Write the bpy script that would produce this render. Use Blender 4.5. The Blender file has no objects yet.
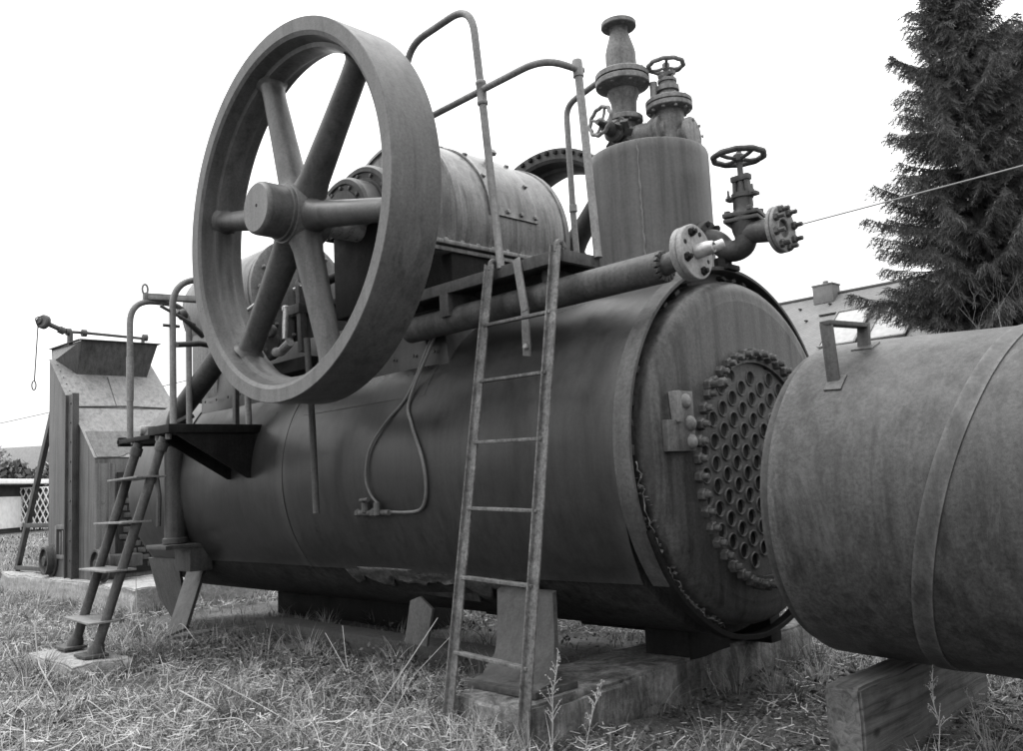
import bpy, bmesh, math, random
import numpy as np
from mathutils import Vector, Matrix, Euler
from mathutils import noise as mnoise
random.seed(7); rng = np.random.default_rng(11)
PI = math.pi; R_ = math.radians
sc = bpy.context.scene
COL = sc.collection

# ------------------------------------------------------------------ materials
def new_mat(name):
    m = bpy.data.materials.new(name); m.use_nodes = True
    nt = m.node_tree; nt.nodes.clear()
    out = nt.nodes.new('ShaderNodeOutputMaterial'); b = nt.nodes.new('ShaderNodeBsdfPrincipled')
    nt.links.new(b.outputs[0], out.inputs[0])
    return m, nt, b

def nd(nt, t, **kw):
    n = nt.nodes.new(t)
    for k, v in kw.items():
        if k in n.inputs: n.inputs[k].default_value = v
        else: setattr(n, k, v)
    return n

def g3(v): return (v, v, v, 1)

def ramp(nt, src, stops):
    r = nt.nodes.new('ShaderNodeValToRGB'); e = r.color_ramp.elements
    while len(e) > len(stops): e.remove(e[-1])
    while len(e) < len(stops): e.new(0.5)
    for x, (p, v) in zip(e, stops): x.position = p; x.color = g3(v)
    nt.links.new(src, r.inputs[0]); return r

def coords(nt, scale=(1, 1, 1), rand=True):
    tc = nt.nodes.new('ShaderNodeTexCoord'); mp = nt.nodes.new('ShaderNodeMapping')
    mp.inputs['Scale'].default_value = scale
    nt.links.new(tc.outputs['Object'], mp.inputs[0])
    if rand:
        oi = nt.nodes.new('ShaderNodeObjectInfo'); ml = nd(nt, 'ShaderNodeMath', operation='MULTIPLY'); ml.inputs[1].default_value = 40
        nt.links.new(oi.outputs['Random'], ml.inputs[0]); nt.links.new(ml.outputs[0], mp.inputs['Location'])
    return mp.outputs[0]

def mul(nt, a, b, fac=1.0):
    m = nt.nodes.new('ShaderNodeMix'); m.data_type = 'RGBA'; m.blend_type = 'MULTIPLY'; m.inputs[0].default_value = fac
    nt.links.new(a, m.inputs[6]); nt.links.new(b, m.inputs[7]); return m.outputs[2]

def metal(name, base, rough=.5, mott=.35, streak=.35, streak_axis='z', pits=.25, bump=.25, scale=3.0, spec=.3, light=0.0, metallic=0.0, drip=.0):
    """old painted / rusting iron: broad mottling, runs of rust, fine pits"""
    m, nt, b = new_mat(name)
    c = coords(nt)
    n1 = nd(nt, 'ShaderNodeTexNoise', Scale=scale, Detail=9, Roughness=.68); nt.links.new(c, n1.inputs['Vector'])
    r1 = ramp(nt, n1.outputs[0], [(.3, base*(1-mott)), (.5, base), (.7, base*(1+mott))])
    sx = {'z': (20, 20, .8), 'x': (.7, 14, 14), 'y': (14, .7, 14)}[streak_axis]
    c2 = coords(nt, sx)
    n2 = nd(nt, 'ShaderNodeTexNoise', Scale=1.0, Detail=7, Roughness=.65); nt.links.new(c2, n2.inputs['Vector'])
    r2 = ramp(nt, n2.outputs[0], [(.32, 1-streak), (.5, 1), (.72, 1+streak*.8)])
    n3 = nd(nt, 'ShaderNodeTexNoise', Scale=60, Detail=6, Roughness=.75); nt.links.new(c, n3.inputs['Vector'])
    r3 = ramp(nt, n3.outputs[0], [(.35, 1-pits), (.5, 1), (.68, 1+pits)])
    col = mul(nt, mul(nt, r1.outputs[0], r2.outputs[0]), r3.outputs[0])
    if light > 0:      # pale bloom and scuffs where paint has chalked
        n4 = nd(nt, 'ShaderNodeTexNoise', Scale=2.3, Detail=12, Roughness=.8, Distortion=.8); nt.links.new(coords(nt, (1.3, 1.3, .6)), n4.inputs['Vector'])
        r4 = ramp(nt, n4.outputs[0], [(.56, 0), (.68, light)])
        mx = nt.nodes.new('ShaderNodeMix'); mx.data_type = 'RGBA'
        nt.links.new(r4.outputs[0], mx.inputs[0]); nt.links.new(col, mx.inputs[6]); mx.inputs[7].default_value = g3(min(.45, base*2.4))
        col = mx.outputs[2]
    if drip > 0:       # narrow dirt runs below fittings and seams
        n5 = nd(nt, 'ShaderNodeTexNoise', Scale=1.0, Detail=5, Roughness=.6, Distortion=.3); nt.links.new(coords(nt, (11, 11, .45)), n5.inputs['Vector'])
        r5 = ramp(nt, n5.outputs[0], [(.52, 1), (.64, 1-drip)]); col = mul(nt, col, r5.outputs[0])
        n6 = nd(nt, 'ShaderNodeTexNoise', Scale=5.0, Detail=12, Roughness=.85); nt.links.new(c, n6.inputs['Vector'])
        r6 = ramp(nt, n6.outputs[0], [(.60, 1), (.66, 1-drip*.8)]); col = mul(nt, col, r6.outputs[0])
    ge = nt.nodes.new('ShaderNodeNewGeometry'); r7 = ramp(nt, ge.outputs['Pointiness'], [(.51, 1), (.60, 1.7)]); col = mul(nt, col, r7.outputs[0])   # paint rubbed off edges
    nt.links.new(col, b.inputs['Base Color'])
    rr = nt.nodes.new('ShaderNodeMapRange'); rr.inputs[3].default_value = max(.15, rough-.14); rr.inputs[4].default_value = min(1, rough+.2)
    rr.inputs[1].default_value = .3; rr.inputs[2].default_value = .7
    nt.links.new(n1.outputs[0], rr.inputs[0]); nt.links.new(rr.outputs[0], b.inputs['Roughness'])
    b.inputs['Specular IOR Level'].default_value = spec; b.inputs['Metallic'].default_value = metallic
    bp = nd(nt, 'ShaderNodeBump', Strength=bump, Distance=.004)
    ad = nd(nt, 'ShaderNodeMath', operation='MULTIPLY_ADD'); ad.inputs[1].default_value = .5
    nt.links.new(n3.outputs[0], ad.inputs[0]); nt.links.new(n1.outputs[0], ad.inputs[2]); nt.links.new(ad.outputs[0], bp.inputs['Height'])
    nt.links.new(bp.outputs[0], b.inputs['Normal'])
    return m

M = {}
M['jacket'] = metal('jacket_paint', .025, .36, .22, .26, 'z', .16, .22, 1.6, .26, .2, drip=.16)
M['shell'] = metal('bare_boiler_plate', .022, .75, .4, .5, 'z', .4, .5, 4, .15)
M['head'] = metal('head_plate_paint', .048, .38, .35, .45, 'z', .35, .5, 3.2, .24, .45, drip=0.45)
M['tubesheet'] = metal('tube_sheet_rust', .065, .6, .3, .2, 'z', .35, .5, 6)
M['tube'] = metal('tube_end_steel', .038, .5, .35, .1, 'z', .4, .5, 9)
M['lip'] = metal('tube_lip_steel', .085, .5, .35, .1, 'z', .4, .5, 9)
M['soot'] = metal('soot', .012, .95, .3, .1, 'z', .2, .3, 9, .2)
M['wheel'] = metal('flywheel_paint', .06, .38, .18, .18, 'z', .24, .45, 2.2, .24, .3, drip=.25)
M['iron'] = metal('dark_iron', .034, .55, .35, .3, 'z', .35, .45, 5, drip=0.3)
M['black'] = metal('black_iron_and_shade', .007, .6, .5, .3, 'z', .4, .5, 6, .12)  # black iron; colour deepened to carry the shade in the engine frame
M['rail'] = metal('rail_paint', .105, .5, .25, .2, 'z', .3, .3, 6, drip=0.2)
M['valve'] = metal('valve_casting', .105, .55, .3, .25, 'z', .35, .5, 9, .24, .2, drip=0.3)
M['drum'] = metal('dome_cladding', .075, .42, .18, .3, 'z', .16, .2, 1.8, .24, .15, drip=0.25)
M['hood'] = metal('hood_sheet', .105, .33, .4, .5, 'z', .3, .35, 2.6, .5, .5, .25, drip=0.4)
M['bright'] = metal('worn_bright_steel', .22, .3, .2, .15, 'z', .25, .2, 12, .6, 0, .4)
M['smoke'] = metal('smokebox_steel', .040, .46, .2, .42, 'z', .42, .7, 2.2, .26, .62, drip=.34)
M['ladder'] = metal('ladder_rust', .06, .65, .5, .3, 'z', .55, .6, 12, .24, .3)
M['copper'] = metal('tarnished_copper', .075, .4, .25, .1, 'z', .2, .2, 8)
M['hopper'] = metal('hopper_sheet', .035, .5, .35, .4, 'z', .25, .3, 4)
M['strap'] = metal('strap_steel', .05, .5, .22, .35, 'z', .3, .4, 4, .24, .3, drip=0.3)
M['flue'] = metal('weathered_sheet', .09, .6, .22, .3, 'z', .25, .3, 3, .4, .3, drip=0.25)
M['flue_d'] = metal('streaked_sheet', .065, .6, .25, .5, 'z', .25, .3, 3, .4, .15)
M['mid'] = metal('grey_painted_plate', .09, .5, .25, .35, 'z', .3, .35, 4, .24, .2, drip=0.3)
M['cage'] = metal('white_flange_paint', .12, .5, .2, .2, 'z', .3, .3, 7, .24, .3)

def rough_mat(name, base, var, scale, bump=.6, dist=.02, rough=.9, patch=0.0, fine=30, floor=.55):
    m, nt, b = new_mat(name); c = coords(nt)
    n1 = nd(nt, 'ShaderNodeTexNoise', Scale=scale, Detail=10, Roughness=.7); nt.links.new(c, n1.inputs['Vector'])
    r1 = ramp(nt, n1.outputs[0], [(.3, base*(1-var)), (.52, base), (.72, base*(1+var))])
    n2 = nd(nt, 'ShaderNodeTexNoise', Scale=fine, Detail=8, Roughness=.75); nt.links.new(c, n2.inputs['Vector'])
    r2 = ramp(nt, n2.outputs[0], [(.32, floor), (.55, 1), (.75, 1.35)])
    nt.links.new(mul(nt, r1.outputs[0], r2.outputs[0]), b.inputs['Base Color'])
    b.inputs['Roughness'].default_value = rough; b.inputs['Specular IOR Level'].default_value = .25
    bp = nd(nt, 'ShaderNodeBump', Strength=bump, Distance=dist)
    nt.links.new(n2.outputs[0], bp.inputs['Height']); nt.links.new(bp.outputs[0], b.inputs['Normal'])
    return m
M['concrete'] = rough_mat('old_concrete', .19, .5, 5, .8, .02)
M['pad'] = rough_mat('pale_concrete', .3, .35, 6, .8, .02)
M['soil'] = rough_mat('soil_and_thatch', .11, .5, 1.6, .9, .03, fine=26, floor=.4)
M['bark'] = rough_mat('bark', .07, .4, 8, .8, .03)
M['wall'] = rough_mat('pale_render', .7, .12, 1.2, .2, .01)
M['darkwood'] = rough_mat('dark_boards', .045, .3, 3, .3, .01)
M['hedge'] = rough_mat('hedge_leaf', .07, .4, 3, .2, .01)
M['hill'] = rough_mat('hazy_far_fields', .62, .25, .03, .1, .1)  # fields made pale, distance haze is put into the colour
M['stonechim'] = rough_mat('chimney_render', .17, .2, 3, .3, .01)

def stained(name, base):
    m = rough_mat(name, base, .5, 5, .9, .02); nt = m.node_tree; b = [n for n in nt.nodes if n.type == 'BSDF_PRINCIPLED'][0]; src = b.inputs['Base Color'].links[0].from_socket
    n = nd(nt, 'ShaderNodeTexNoise', Scale=1.0, Detail=8, Roughness=.7, Distortion=.4); nt.links.new(coords(nt, (9, 9, 1.3)), n.inputs['Vector']); r = ramp(nt, n.outputs[0], [(.42, .45), (.52, .85), (.64, 1.25)])
    n2 = nd(nt, 'ShaderNodeTexNoise', Scale=7, Detail=12, Roughness=.85); nt.links.new(coords(nt), n2.inputs['Vector']); r2 = ramp(nt, n2.outputs[0], [(.5, 1), (.6, .55)])
    nt.links.new(mul(nt, mul(nt, src, r.outputs[0]), r2.outputs[0]), b.inputs['Base Color']); return m
M['concrete'] = stained('stained_concrete', .20)
def wood_mat():
    m, nt, b = new_mat('weathered_timber')
    n0 = nd(nt, 'ShaderNodeTexNoise', Scale=1.0, Detail=8, Roughness=.65, Distortion=1.2); nt.links.new(coords(nt, (26, 1.1, 26)), n0.inputs['Vector'])
    r = ramp(nt, n0.outputs[0], [(.36, .045), (.5, .085), (.66, .115)])
    n = nd(nt, 'ShaderNodeTexNoise', Scale=4, Detail=10, Roughness=.75); nt.links.new(coords(nt), n.inputs['Vector']); r2 = ramp(nt, n.outputs[0], [(.3, .55), (.5, 1), (.68, 1.3)])
    v = nd(nt, 'ShaderNodeTexVoronoi', Scale=1.0); nt.links.new(coords(nt, (5, 2.6, 5)), v.inputs['Vector']); r3 = ramp(nt, v.outputs['Distance'], [(.07, .35), (.13, 1)])
    nt.links.new(mul(nt, mul(nt, r.outputs[0], r2.outputs[0]), r3.outputs[0]), b.inputs['Base Color']); b.inputs['Roughness'].default_value = .85; b.inputs['Specular IOR Level'].default_value = .2
    bp = nd(nt, 'ShaderNodeBump', Strength=.7, Distance=.006); nt.links.new(n0.outputs[0], bp.inputs['Height']); nt.links.new(bp.outputs[0], b.inputs['Normal'])
    return m
M['wood'] = wood_mat()

def roof_mat():
    m, nt, b = new_mat('roof_tiles'); tc = nt.nodes.new('ShaderNodeTexCoord')
    br = nd(nt, 'ShaderNodeTexBrick', Scale=3.2); br.inputs['Color1'].default_value = g3(.13); br.inputs['Color2'].default_value = g3(.17)
    br.inputs['Mortar'].default_value = g3(.09); br.inputs['Mortar Size'].default_value = .035
    nt.links.new(tc.outputs['UV'], br.inputs['Vector'])
    n = nd(nt, 'ShaderNodeTexNoise', Scale=.7, Detail=8); nt.links.new(tc.outputs['Object'], n.inputs['Vector'])
    r = ramp(nt, n.outputs[0], [(.3, .8), (.7, 1.15)])
    nt.links.new(mul(nt, br.outputs[0], r.outputs[0]), b.inputs['Base Color']); b.inputs['Roughness'].default_value = .8
    return m
M['roof'] = roof_mat()

def attr_mat(name, rough=.7, trans=.25, spec=.2):
    """blade / needle material; each piece carries its own base colour"""
    m, nt, b = new_mat(name)
    a = nt.nodes.new('ShaderNodeAttribute'); a.attribute_name = 'tone'
    cc = nt.nodes.new('ShaderNodeCombineColor')
    for i in range(3): nt.links.new(a.outputs['Fac'], cc.inputs[i])
    nt.links.new(cc.outputs[0], b.inputs['Base Color']); b.inputs['Roughness'].default_value = rough; b.inputs['Specular IOR Level'].default_value = spec
    t = nt.nodes.new('ShaderNodeBsdfTranslucent'); nt.links.new(cc.outputs[0], t.inputs[0])
    mx = nt.nodes.new('ShaderNodeMixShader'); mx.inputs[0].default_value = trans
    out = [n for n in nt.nodes if n.type == 'OUTPUT_MATERIAL'][0]
    nt.links.new(b.outputs[0], mx.inputs[1]); nt.links.new(t.outputs[0], mx.inputs[2]); nt.links.new(mx.outputs[0], out.inputs[0])
    return m
M['grass'] = attr_mat('dry_grass')
M['needle'] = attr_mat('spruce_needles', .6, .15)
def plain(name, v, rough, spec=.5):
    m, nt, b = new_mat(name); n = nd(nt, 'ShaderNodeTexNoise', Scale=4, Detail=6); nt.links.new(coords(nt), n.inputs['Vector'])
    r = ramp(nt, n.outputs[0], [(.3, v*.85), (.7, v*1.1)]); nt.links.new(r.outputs[0], b.inputs['Base Color'])
    b.inputs['Roughness'].default_value = rough; b.inputs['Specular IOR Level'].default_value = spec; return m
M['glass'] = plain('window_glass', .34, .6, .1)  # pale grey colour stands in for sky reflected in the skylights
M['white'] = plain('white_board', .8, .6)
M['wire'] = plain('cable_sheath', .12, .5)

# ------------------------------------------------------------------ mesh builder
class MB:
    def __init__(s): s.v = []; s.f = []
    def add(s, vs, fs):
        o = len(s.v); s.v.extend([tuple(p) for p in vs]); s.f.extend([tuple(i+o for i in f) for f in fs]); return s
    def bm(s, b):
        b.verts.index_update(); s.add([v.co[:] for v in b.verts], [[v.index for v in f.verts] for f in b.faces]); b.free(); return s
    def box(s, c, d, rot=None, bev=.006):
        b = bmesh.new(); bmesh.ops.create_cube(b, size=1)
        for v in b.verts: v.co = Vector((v.co.x*d[0], v.co.y*d[1], v.co.z*d[2]))
        if bev: bmesh.ops.bevel(b, geom=list(b.edges), offset=min(bev, min(d)*.3), segments=2, affect='EDGES', profile=.6)
        m = Matrix.Translation(c) @ (rot.to_4x4() if rot is not None else Matrix.Identity(4))
        b.transform(m); return s.bm(b)
    def bar(s, p, q, w, t, up=(0, 0, 1), bev=.003):
        """flat bar from p to q, w wide across, t thick along up"""
        p = Vector(p); q = Vector(q); x = (q-p); L = x.length; x.normalize()
        y = Vector(up).cross(x); y.normalize(); z = x.cross(y)
        return s.box((p+q)/2, (L, w, t), Matrix((x, y, z)).transposed(), bev)
    def prism(s, pts, h, bev=0):
        """pts: polygon (3d, planar), extruded by vector h"""
        b = bmesh.new(); h = Vector(h); lo = [b.verts.new(p) for p in pts]; f = b.faces.new(lo)
        r = bmesh.ops.extrude_face_region(b, geom=[f])
        for v in r['geom']:
            if isinstance(v, bmesh.types.BMVert): v.co += h
        bmesh.ops.recalc_face_normals(b, faces=list(b.faces))
        if bev: bmesh.ops.bevel(b, geom=list(b.edges), offset=bev, segments=2, affect='EDGES', profile=.6)
        return s.bm(b)
    def lathe(s, prof, o=(0, 0, 0), ax=(0, 0, 1), n=32, a0=0, a1=2*PI, ref=None, caps=True):
        """prof: (radius, height) along ax from o"""
        ax = Vector(ax).normalized(); o = Vector(o)
        u = Vector(ref) if ref else (Vector((0, 0, 1)) if abs(ax.z) < .9 else Vector((1, 0, 0)))
        u = (u-ax*u.dot(ax)).normalized(); w = ax.cross(u)
        full = abs(a1-a0-2*PI) < 1e-6; k = n if full else n+1
        vs = []; fs = []
        for r, h in prof:
            for i in range(k):
                a = a0+(a1-a0)*i/n; vs.append(o+ax*h+(u*math.cos(a)+w*math.sin(a))*r)
        for j in range(len(prof)-1):
            for i in range(n):
                i2 = (i+1) % k; fs.append((j*k+i, j*k+i2, (j+1)*k+i2, (j+1)*k+i))
        if full and caps:
            if prof[0][0] > 1e-5 and prof[0] != prof[-1]: fs.append(tuple(range(k))[::-1])
            if prof[-1][0] > 1e-5 and prof[0] != prof[-1]: fs.append(tuple((len(prof)-1)*k+i for i in range(k)))
        return s.add(vs, fs)
    def disc(s, o, ax, r, h, n=32, bev=.006):
        b = min(bev, h*.3, r*.3)
        return s.lathe([(0, 0), (r-b, 0), (r, b), (r, h-b), (r-b, h), (0, h)], o, ax, n)
    def ring(s, o, ax, ri, ro, h, n=48, bev=.004, a0=0, a1=2*PI, ref=None):
        b = min(bev, h*.3)
        return s.lathe([(ri+b, 0), (ro-b, 0), (ro, b), (ro, h-b), (ro-b, h), (ri+b, h), (ri, h-b), (ri, b), (ri+b, 0)], o, ax, n, a0, a1, ref)
    def bolt(s, o, ax, r=.016, h=.014, shank=0):
        s.lathe([(r, 0), (r, h*.8), (r*.8, h), (0, h)], o, ax, 6)
        if shank: s.lathe([(r*.55, h*.9), (r*.55, h+shank*.9), (r*.4, h+shank), (0, h+shank)], o, ax, 8)
        return s
    def tube(s, pts, r, bend=0, n=12, seg=6, radii=None):
        P = [Vector(p) for p in pts]
        if bend:
            Q = [P[0]]
            for i in range(1, len(P)-1):
                a = P[i-1]-P[i]; c = P[i+1]-P[i]; la, lc = a.length, c.length; a.normalize(); c.normalize()
                ang = a.angle(c); d = min(bend/math.tan(ang/2) if ang > .01 else la, la*.49, lc*.49)
                p0 = P[i]+a*d; p2 = P[i]+c*d
                for k in range(seg+1):
                    t = k/seg; Q.append(p0*(1-t)**2+P[i]*(2*t*(1-t))+p2*t*t)
            Q.append(P[-1]); P = Q
        m = len(P); T = []
        for i in range(m):
            t = (P[min(i+1, m-1)]-P[max(i-1, 0)]); T.append(t.normalized())
        u = Vector((0, 0, 1)) if abs(T[0].z) < .9 else Vector((1, 0, 0)); u = (u-T[0]*u.dot(T[0])).normalized()
        vs = []; fs = []
        for i in range(m):
            u = (u-T[i]*u.dot(T[i])).normalized(); w = T[i].cross(u); rr = radii[i] if radii else r
            for k in range(n):
                a = 2*PI*k/n; vs.append(P[i]+(u*math.cos(a)+w*math.sin(a))*rr)
        for i in range(m-1):
            for k in range(n): fs.append((i*n+k, i*n+(k+1) % n, (i+1)*n+(k+1) % n, (i+1)*n+k))
        fs.append(tuple(range(n))[::-1]); fs.append(tuple((m-1)*n+k for k in range(n)))
        return s.add(vs, fs)
    def jitter(s, amp, sc_, axis=None):
        for i, p in enumerate(s.v):
            d = mnoise.noise_vector(Vector(p)*sc_)*amp; s.v[i] = (p[0]+d[0], p[1]+d[1], p[2]+d[2])
        return s
    def build(s, name, mat, parent=None, smooth=35, loc=None):
        me = bpy.data.meshes.new(name)
        off = WLOC.get(parent.name, Vector((0, 0, 0))) if parent else Vector((0, 0, 0))
        base = Vector(loc) if loc is not None else off
        me.from_pydata([(p[0]-base.x, p[1]-base.y, p[2]-base.z) for p in s.v], [], s.f); me.update()
        b = bmesh.new(); b.from_mesh(me); bmesh.ops.recalc_face_normals(b, faces=b.faces); b.to_mesh(me); b.free()
        if smooth:
            me.polygons.foreach_set('use_smooth', [True]*len(me.polygons)); me.set_sharp_from_angle(angle=R_(smooth))
        o = bpy.data.objects.new(name, me); COL.objects.link(o); me.materials.append(mat)
        if parent: o.parent = parent
        o.location = base-off; WLOC[o.name] = base.copy()
        return o
WLOC = {}

def tag(o, label=None, cat=None, group=None, kind=None):
    if label: o['label'] = label
    if cat: o['category'] = cat
    if group: o['group'] = group
    if kind: o['kind'] = kind
    return o
def thing(name, loc, label, cat, group=None):
    o = bpy.data.objects.new(name, None); o.empty_display_size = .2; COL.objects.link(o); o.location = loc; WLOC[o.name] = Vector(loc)
    return tag(o, label, cat, group)
def dup(o, parent, wpos, rot=None):
    c = o.copy(); COL.objects.link(c); c.parent = parent; c.location = Vector(wpos)-WLOC[parent.name]
    if rot is not None: c.rotation_euler = rot
    WLOC[c.name] = Vector(wpos); return c

ZB = 1.28        # boiler axis height
def cyl_pt(x, a, r): return (x, r*math.cos(a), ZB+r*math.sin(a))

# ------------------------------------------------------------------ ground
def sstep(a, b, t):
    t = np.clip((t-a)/(b-a), 0, 1); return t*t*(3-2*t)
def ground_z(x, y):
    x = np.asarray(x, float); y = np.asarray(y, float)
    z = -.10*sstep(-.75, -.1, x)*sstep(-3.6, -1.0, y)
    z = z+.022*np.sin(x*2.1+y*1.3)*np.cos(y*1.7-x*.6)+.012*np.sin(x*5.3-y*4.1)
    d = np.hypot(x+2, y); z = z*(1-sstep(12, 30, d))
    return z
def ground():
    k = 150; t = np.linspace(-1, 1, 2*k+1); w = np.sign(t)*(np.abs(t)*9+np.expm1(np.abs(t)*8.6)*.42)
    gx, gy = np.meshgrid(w-1.0, w-1.5, indexing='ij'); gz = ground_z(gx, gy)
    n = 2*k+1; vs = np.stack([gx, gy, gz], -1).reshape(-1, 3)
    i = np.arange(n*n).reshape(n, n)
    f = np.stack([i[:-1, :-1], i[1:, :-1], i[1:, 1:], i[:-1, 1:]], -1).reshape(-1, 4)
    me = bpy.data.meshes.new('ground'); me.from_pydata(vs.tolist(), [], f.tolist()); me.update()
    me.polygons.foreach_set('use_smooth', [True]*len(me.polygons))
    o = bpy.data.objects.new('ground', me); COL.objects.link(o); me.materials.append(M['soil']); tag(o, kind='structure'); return o
ground()

# ------------------------------------------------------------------ the steam engine
E = thing('steam_engine', (-3, 0, 0), 'big rusty steam engine with horizontal boiler, flywheels and steam dome on concrete plinths', 'steam engine')

# boiler shell, open at the front behind the head
m = MB(); m.lathe([(.985, -5.96), (.985, -3), (.985, -.16), (.935, -.15), (.935, -.12)], (0, 0, ZB), (1, 0, 0), 96); m.build('boiler_shell', M['shell'], E)

def jacket(x0, x1, a0, a1, r, ripple):
    """thin sheet wrapped round the boiler from angle a0 to a1, edges turned in"""
    m = MB(); na, nx = 90, max(10, int((x1-x0)/.07)); vs = []; fs = []
    for lay, rr in ((0, r), (1, r-.006)):
        for i in range(na+1):
            a = a0+(a1-a0)*i/na
            for j in range(nx+1):
                x = x0+(x1-x0)*j/nx
                d = mnoise.noise(Vector((x*1.1+ripple, a*1.6, .3)))*.007+mnoise.noise(Vector((x*3.7, a*4, ripple)))*.0018
                if x1 > -.1: x -= (.11*max(0, min(1, (a-R_(182))/R_(38)))+.006*mnoise.noise(Vector((a*9, 0, 4))))*(j/nx)**4
                vs.append(cyl_pt(x, a, rr+d))
    k = nx+1; S = (na+1)*k
    for lay in (0, 1):
        for i in range(na):
            for j in range(nx):
                q = [lay*S+i*k+j, lay*S+i*k+j+1, lay*S+(i+1)*k+j+1, lay*S+(i+1)*k+j]; fs.append(q if lay == 0 else q[::-1])
    for j in range(nx):
        fs.append((j, j+1, S+j+1, S+j)); fs.append((na*k+j, na*k+j+1, S+na*k+j+1, S+na*k+j))
    for i in range(na):
        fs.append((i*k, (i+1)*k, S+(i+1)*k, S+i*k)); fs.append((i*k+nx, (i+1)*k+nx, S+(i+1)*k+nx, S+i*k+nx))
    m.add(vs, fs); return m
AL, AR = R_(220.2), R_(-40)
for x0, x1, rp, r in ((-3.16, -.05, 0, 1.0), (-4.92, -3.175, 5, .997), (-5.97, -4.935, 9, 1.0)):
    j = jacket(x0, x1, AR, AL, r, rp).build('jacket_sheet', M['jacket'], E, 50)
# thin cover strips over the sheet seams
for x in (-3.168, -4.928): MB().ring((x-.02, 0, ZB), (1, 0, 0), 1.001, 1.006, .04, 96, .001, R_(-130), R_(130)).build('seam_strip', M['jacket'], E)
# lagging ring round the front end: band + standing studs in the gap + loose hoop below
m = MB(); m.ring((-.10, 0, ZB), (1, 0, 0), .985, 1.006, .10, 128, .003, R_(-128), R_(130))
m.build('end_ring', M['iron'], E)
m = MB(); m.ring((-.035, 0, ZB), (1, 0, 0), .972, 1.0, .055, 128, .003, R_(112), R_(246)); m.jitter(.006, 3)
m.build('end_hoop', M['black'], E)
for k in range(38):
    a = R_(-52+k*7.2+random.uniform(-1.5, 1.5)); q = random.uniform(.6, 1.1)
    if random.random() < .3: continue
    m = MB(); m.box(cyl_pt(-.05, a, .95), (.05, .022*q, .05*q), Matrix.Rotation(a, 3, 'X') @ Matrix.Rotation(random.uniform(-.3, .3), 3, 'X'), .004); m.jitter(.006, 30); m.build('lagging_clip', M['shell'], E)
# torn rusty remains of lagging at the lower left of the end
m = MB()
for k in range(70):
    a = R_(random.uniform(185, 250)); r = random.uniform(.93, .965); s_ = random.uniform(.01, .028)
    m.box(cyl_pt(random.uniform(-.06, .03), a, r), (s_, s_*.8, s_*.3), Euler((a+random.uniform(-.6, .6), random.uniform(-.5, .5), random.uniform(-.5, .5))).to_matrix(), .002)
m.jitter(.006, 25); m.build('rust_scale', M['iron'], E)['kind'] = 'stuff'

# torn pale edge of the old lagging sheet
m = MB(); P = []; rd = []
for k in range(60):
    a = R_(183+k*1.15); P.append(cyl_pt(-.005+random.gauss(0, .006), a, .948+random.gauss(0, .006))); rd.append(random.uniform(.0015, .006))
m.tube(P, .005, n=6, radii=rd); m.build('torn_edge', M['mid'], E, 60)
# dished head plate
m = MB(); prof = [(.93, -.14), (.925, -.05)]
for k in range(10):
    t = k/9*PI/2; prof.append((.835+.088*math.cos(t), -.02+.085*math.sin(t)))
prof += [(.80, .071)]
m.lathe(prof, (0, 0, ZB), (1, 0, 0), 128, caps=False); TC = (.03, 1.175); vs = []; fs = []
for j in range(5):
    t = j/4
    for k in range(128):
        a = 2*PI*k/128; p = (-.80*math.sin(a), ZB+.80*math.cos(a)); q = (TC[0]-.57*math.sin(a), TC[1]+.57*math.cos(a))
        vs.append((.071+.009*t, p[0]+(q[0]-p[0])*t, p[1]+(q[1]-p[1])*t))
vs += [(.045, y, z) for (_, y, z) in vs[-128:]]
for j in range(5):
    for k in range(128): fs.append((j*128+k, j*128+(k+1) % 128, (j+1)*128+(k+1) % 128, (j+1)*128+k))
m.add(vs, fs); hd = m.build('head_plate', M['head'], E, 60)
TC = (.03, 1.175)        # centre (y, z) of the tube sheet
# tube sheet with real holes: a honeycomb of hexagons, each with a round hole
dz = .1135; dy = dz*math.sqrt(3)/2; hexr = dz/math.sqrt(3); hr = .0415
m = MB(); holes = []
for i in range(-7, 8):
    for j in range(-7, 8):
        y = TC[0]-.021+i*dy; z = TC[1]+.03+j*dz+(dz/2 if i % 2 else 0)
        d = math.hypot(y-TC[0], z-TC[1])
        if d > .62: continue
        hx = [(math.cos(R_(60*k+15*0))*hexr, math.sin(R_(60*k))*hexr) for k in range(6)]
        hole = d < .535
        X = .058
        if not hole: m.add([(X, y+a, z+b) for a, b in hx], [(0, 1, 2, 3, 4, 5)]); continue
        holes.append((y, z)); vs = []; fs = []
        for k in range(24):
            a = k*PI/12; c = math.cos((a % (PI/3))-PI/6); rr = hexr*math.cos(PI/6)/c
            vs.append((X, y+rr*math.cos(a), z+rr*math.sin(a)))
        for k in range(24): vs.append((X, y+hr*math.cos(k*PI/12), z+hr*math.sin(k*PI/12)))
        for k in range(24): fs.append((k, (k+1) % 24, 24+(k+1) % 24, 24+k))
        m.add(vs, fs)
m.build('tube_sheet', M['tubesheet'], hd, 0)
m = MB(); m.lathe([(.0368, -.03), (.0368, .003), (.0385, .008), (.0415, .008), (.0445, .001), (.0445, -.006)], (.058, *holes[0]), (1, 0, 0), 24, caps=False)
t0 = m.build('boiler_tube', M['lip'], hd, loc=(.058, *holes[0]))
for y, z in holes[1:]: dup(t0, hd, (.058, y, z), (random.uniform(0, 6), 0, 0))
m = MB()
for y, z in holes: m.lathe([(.0366, -.008), (.036, -.4), (0, -.4)], (.058, y, z), (1, 0, 0), 16)
m.build('sooty_bore', M['soot'], hd)
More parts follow.
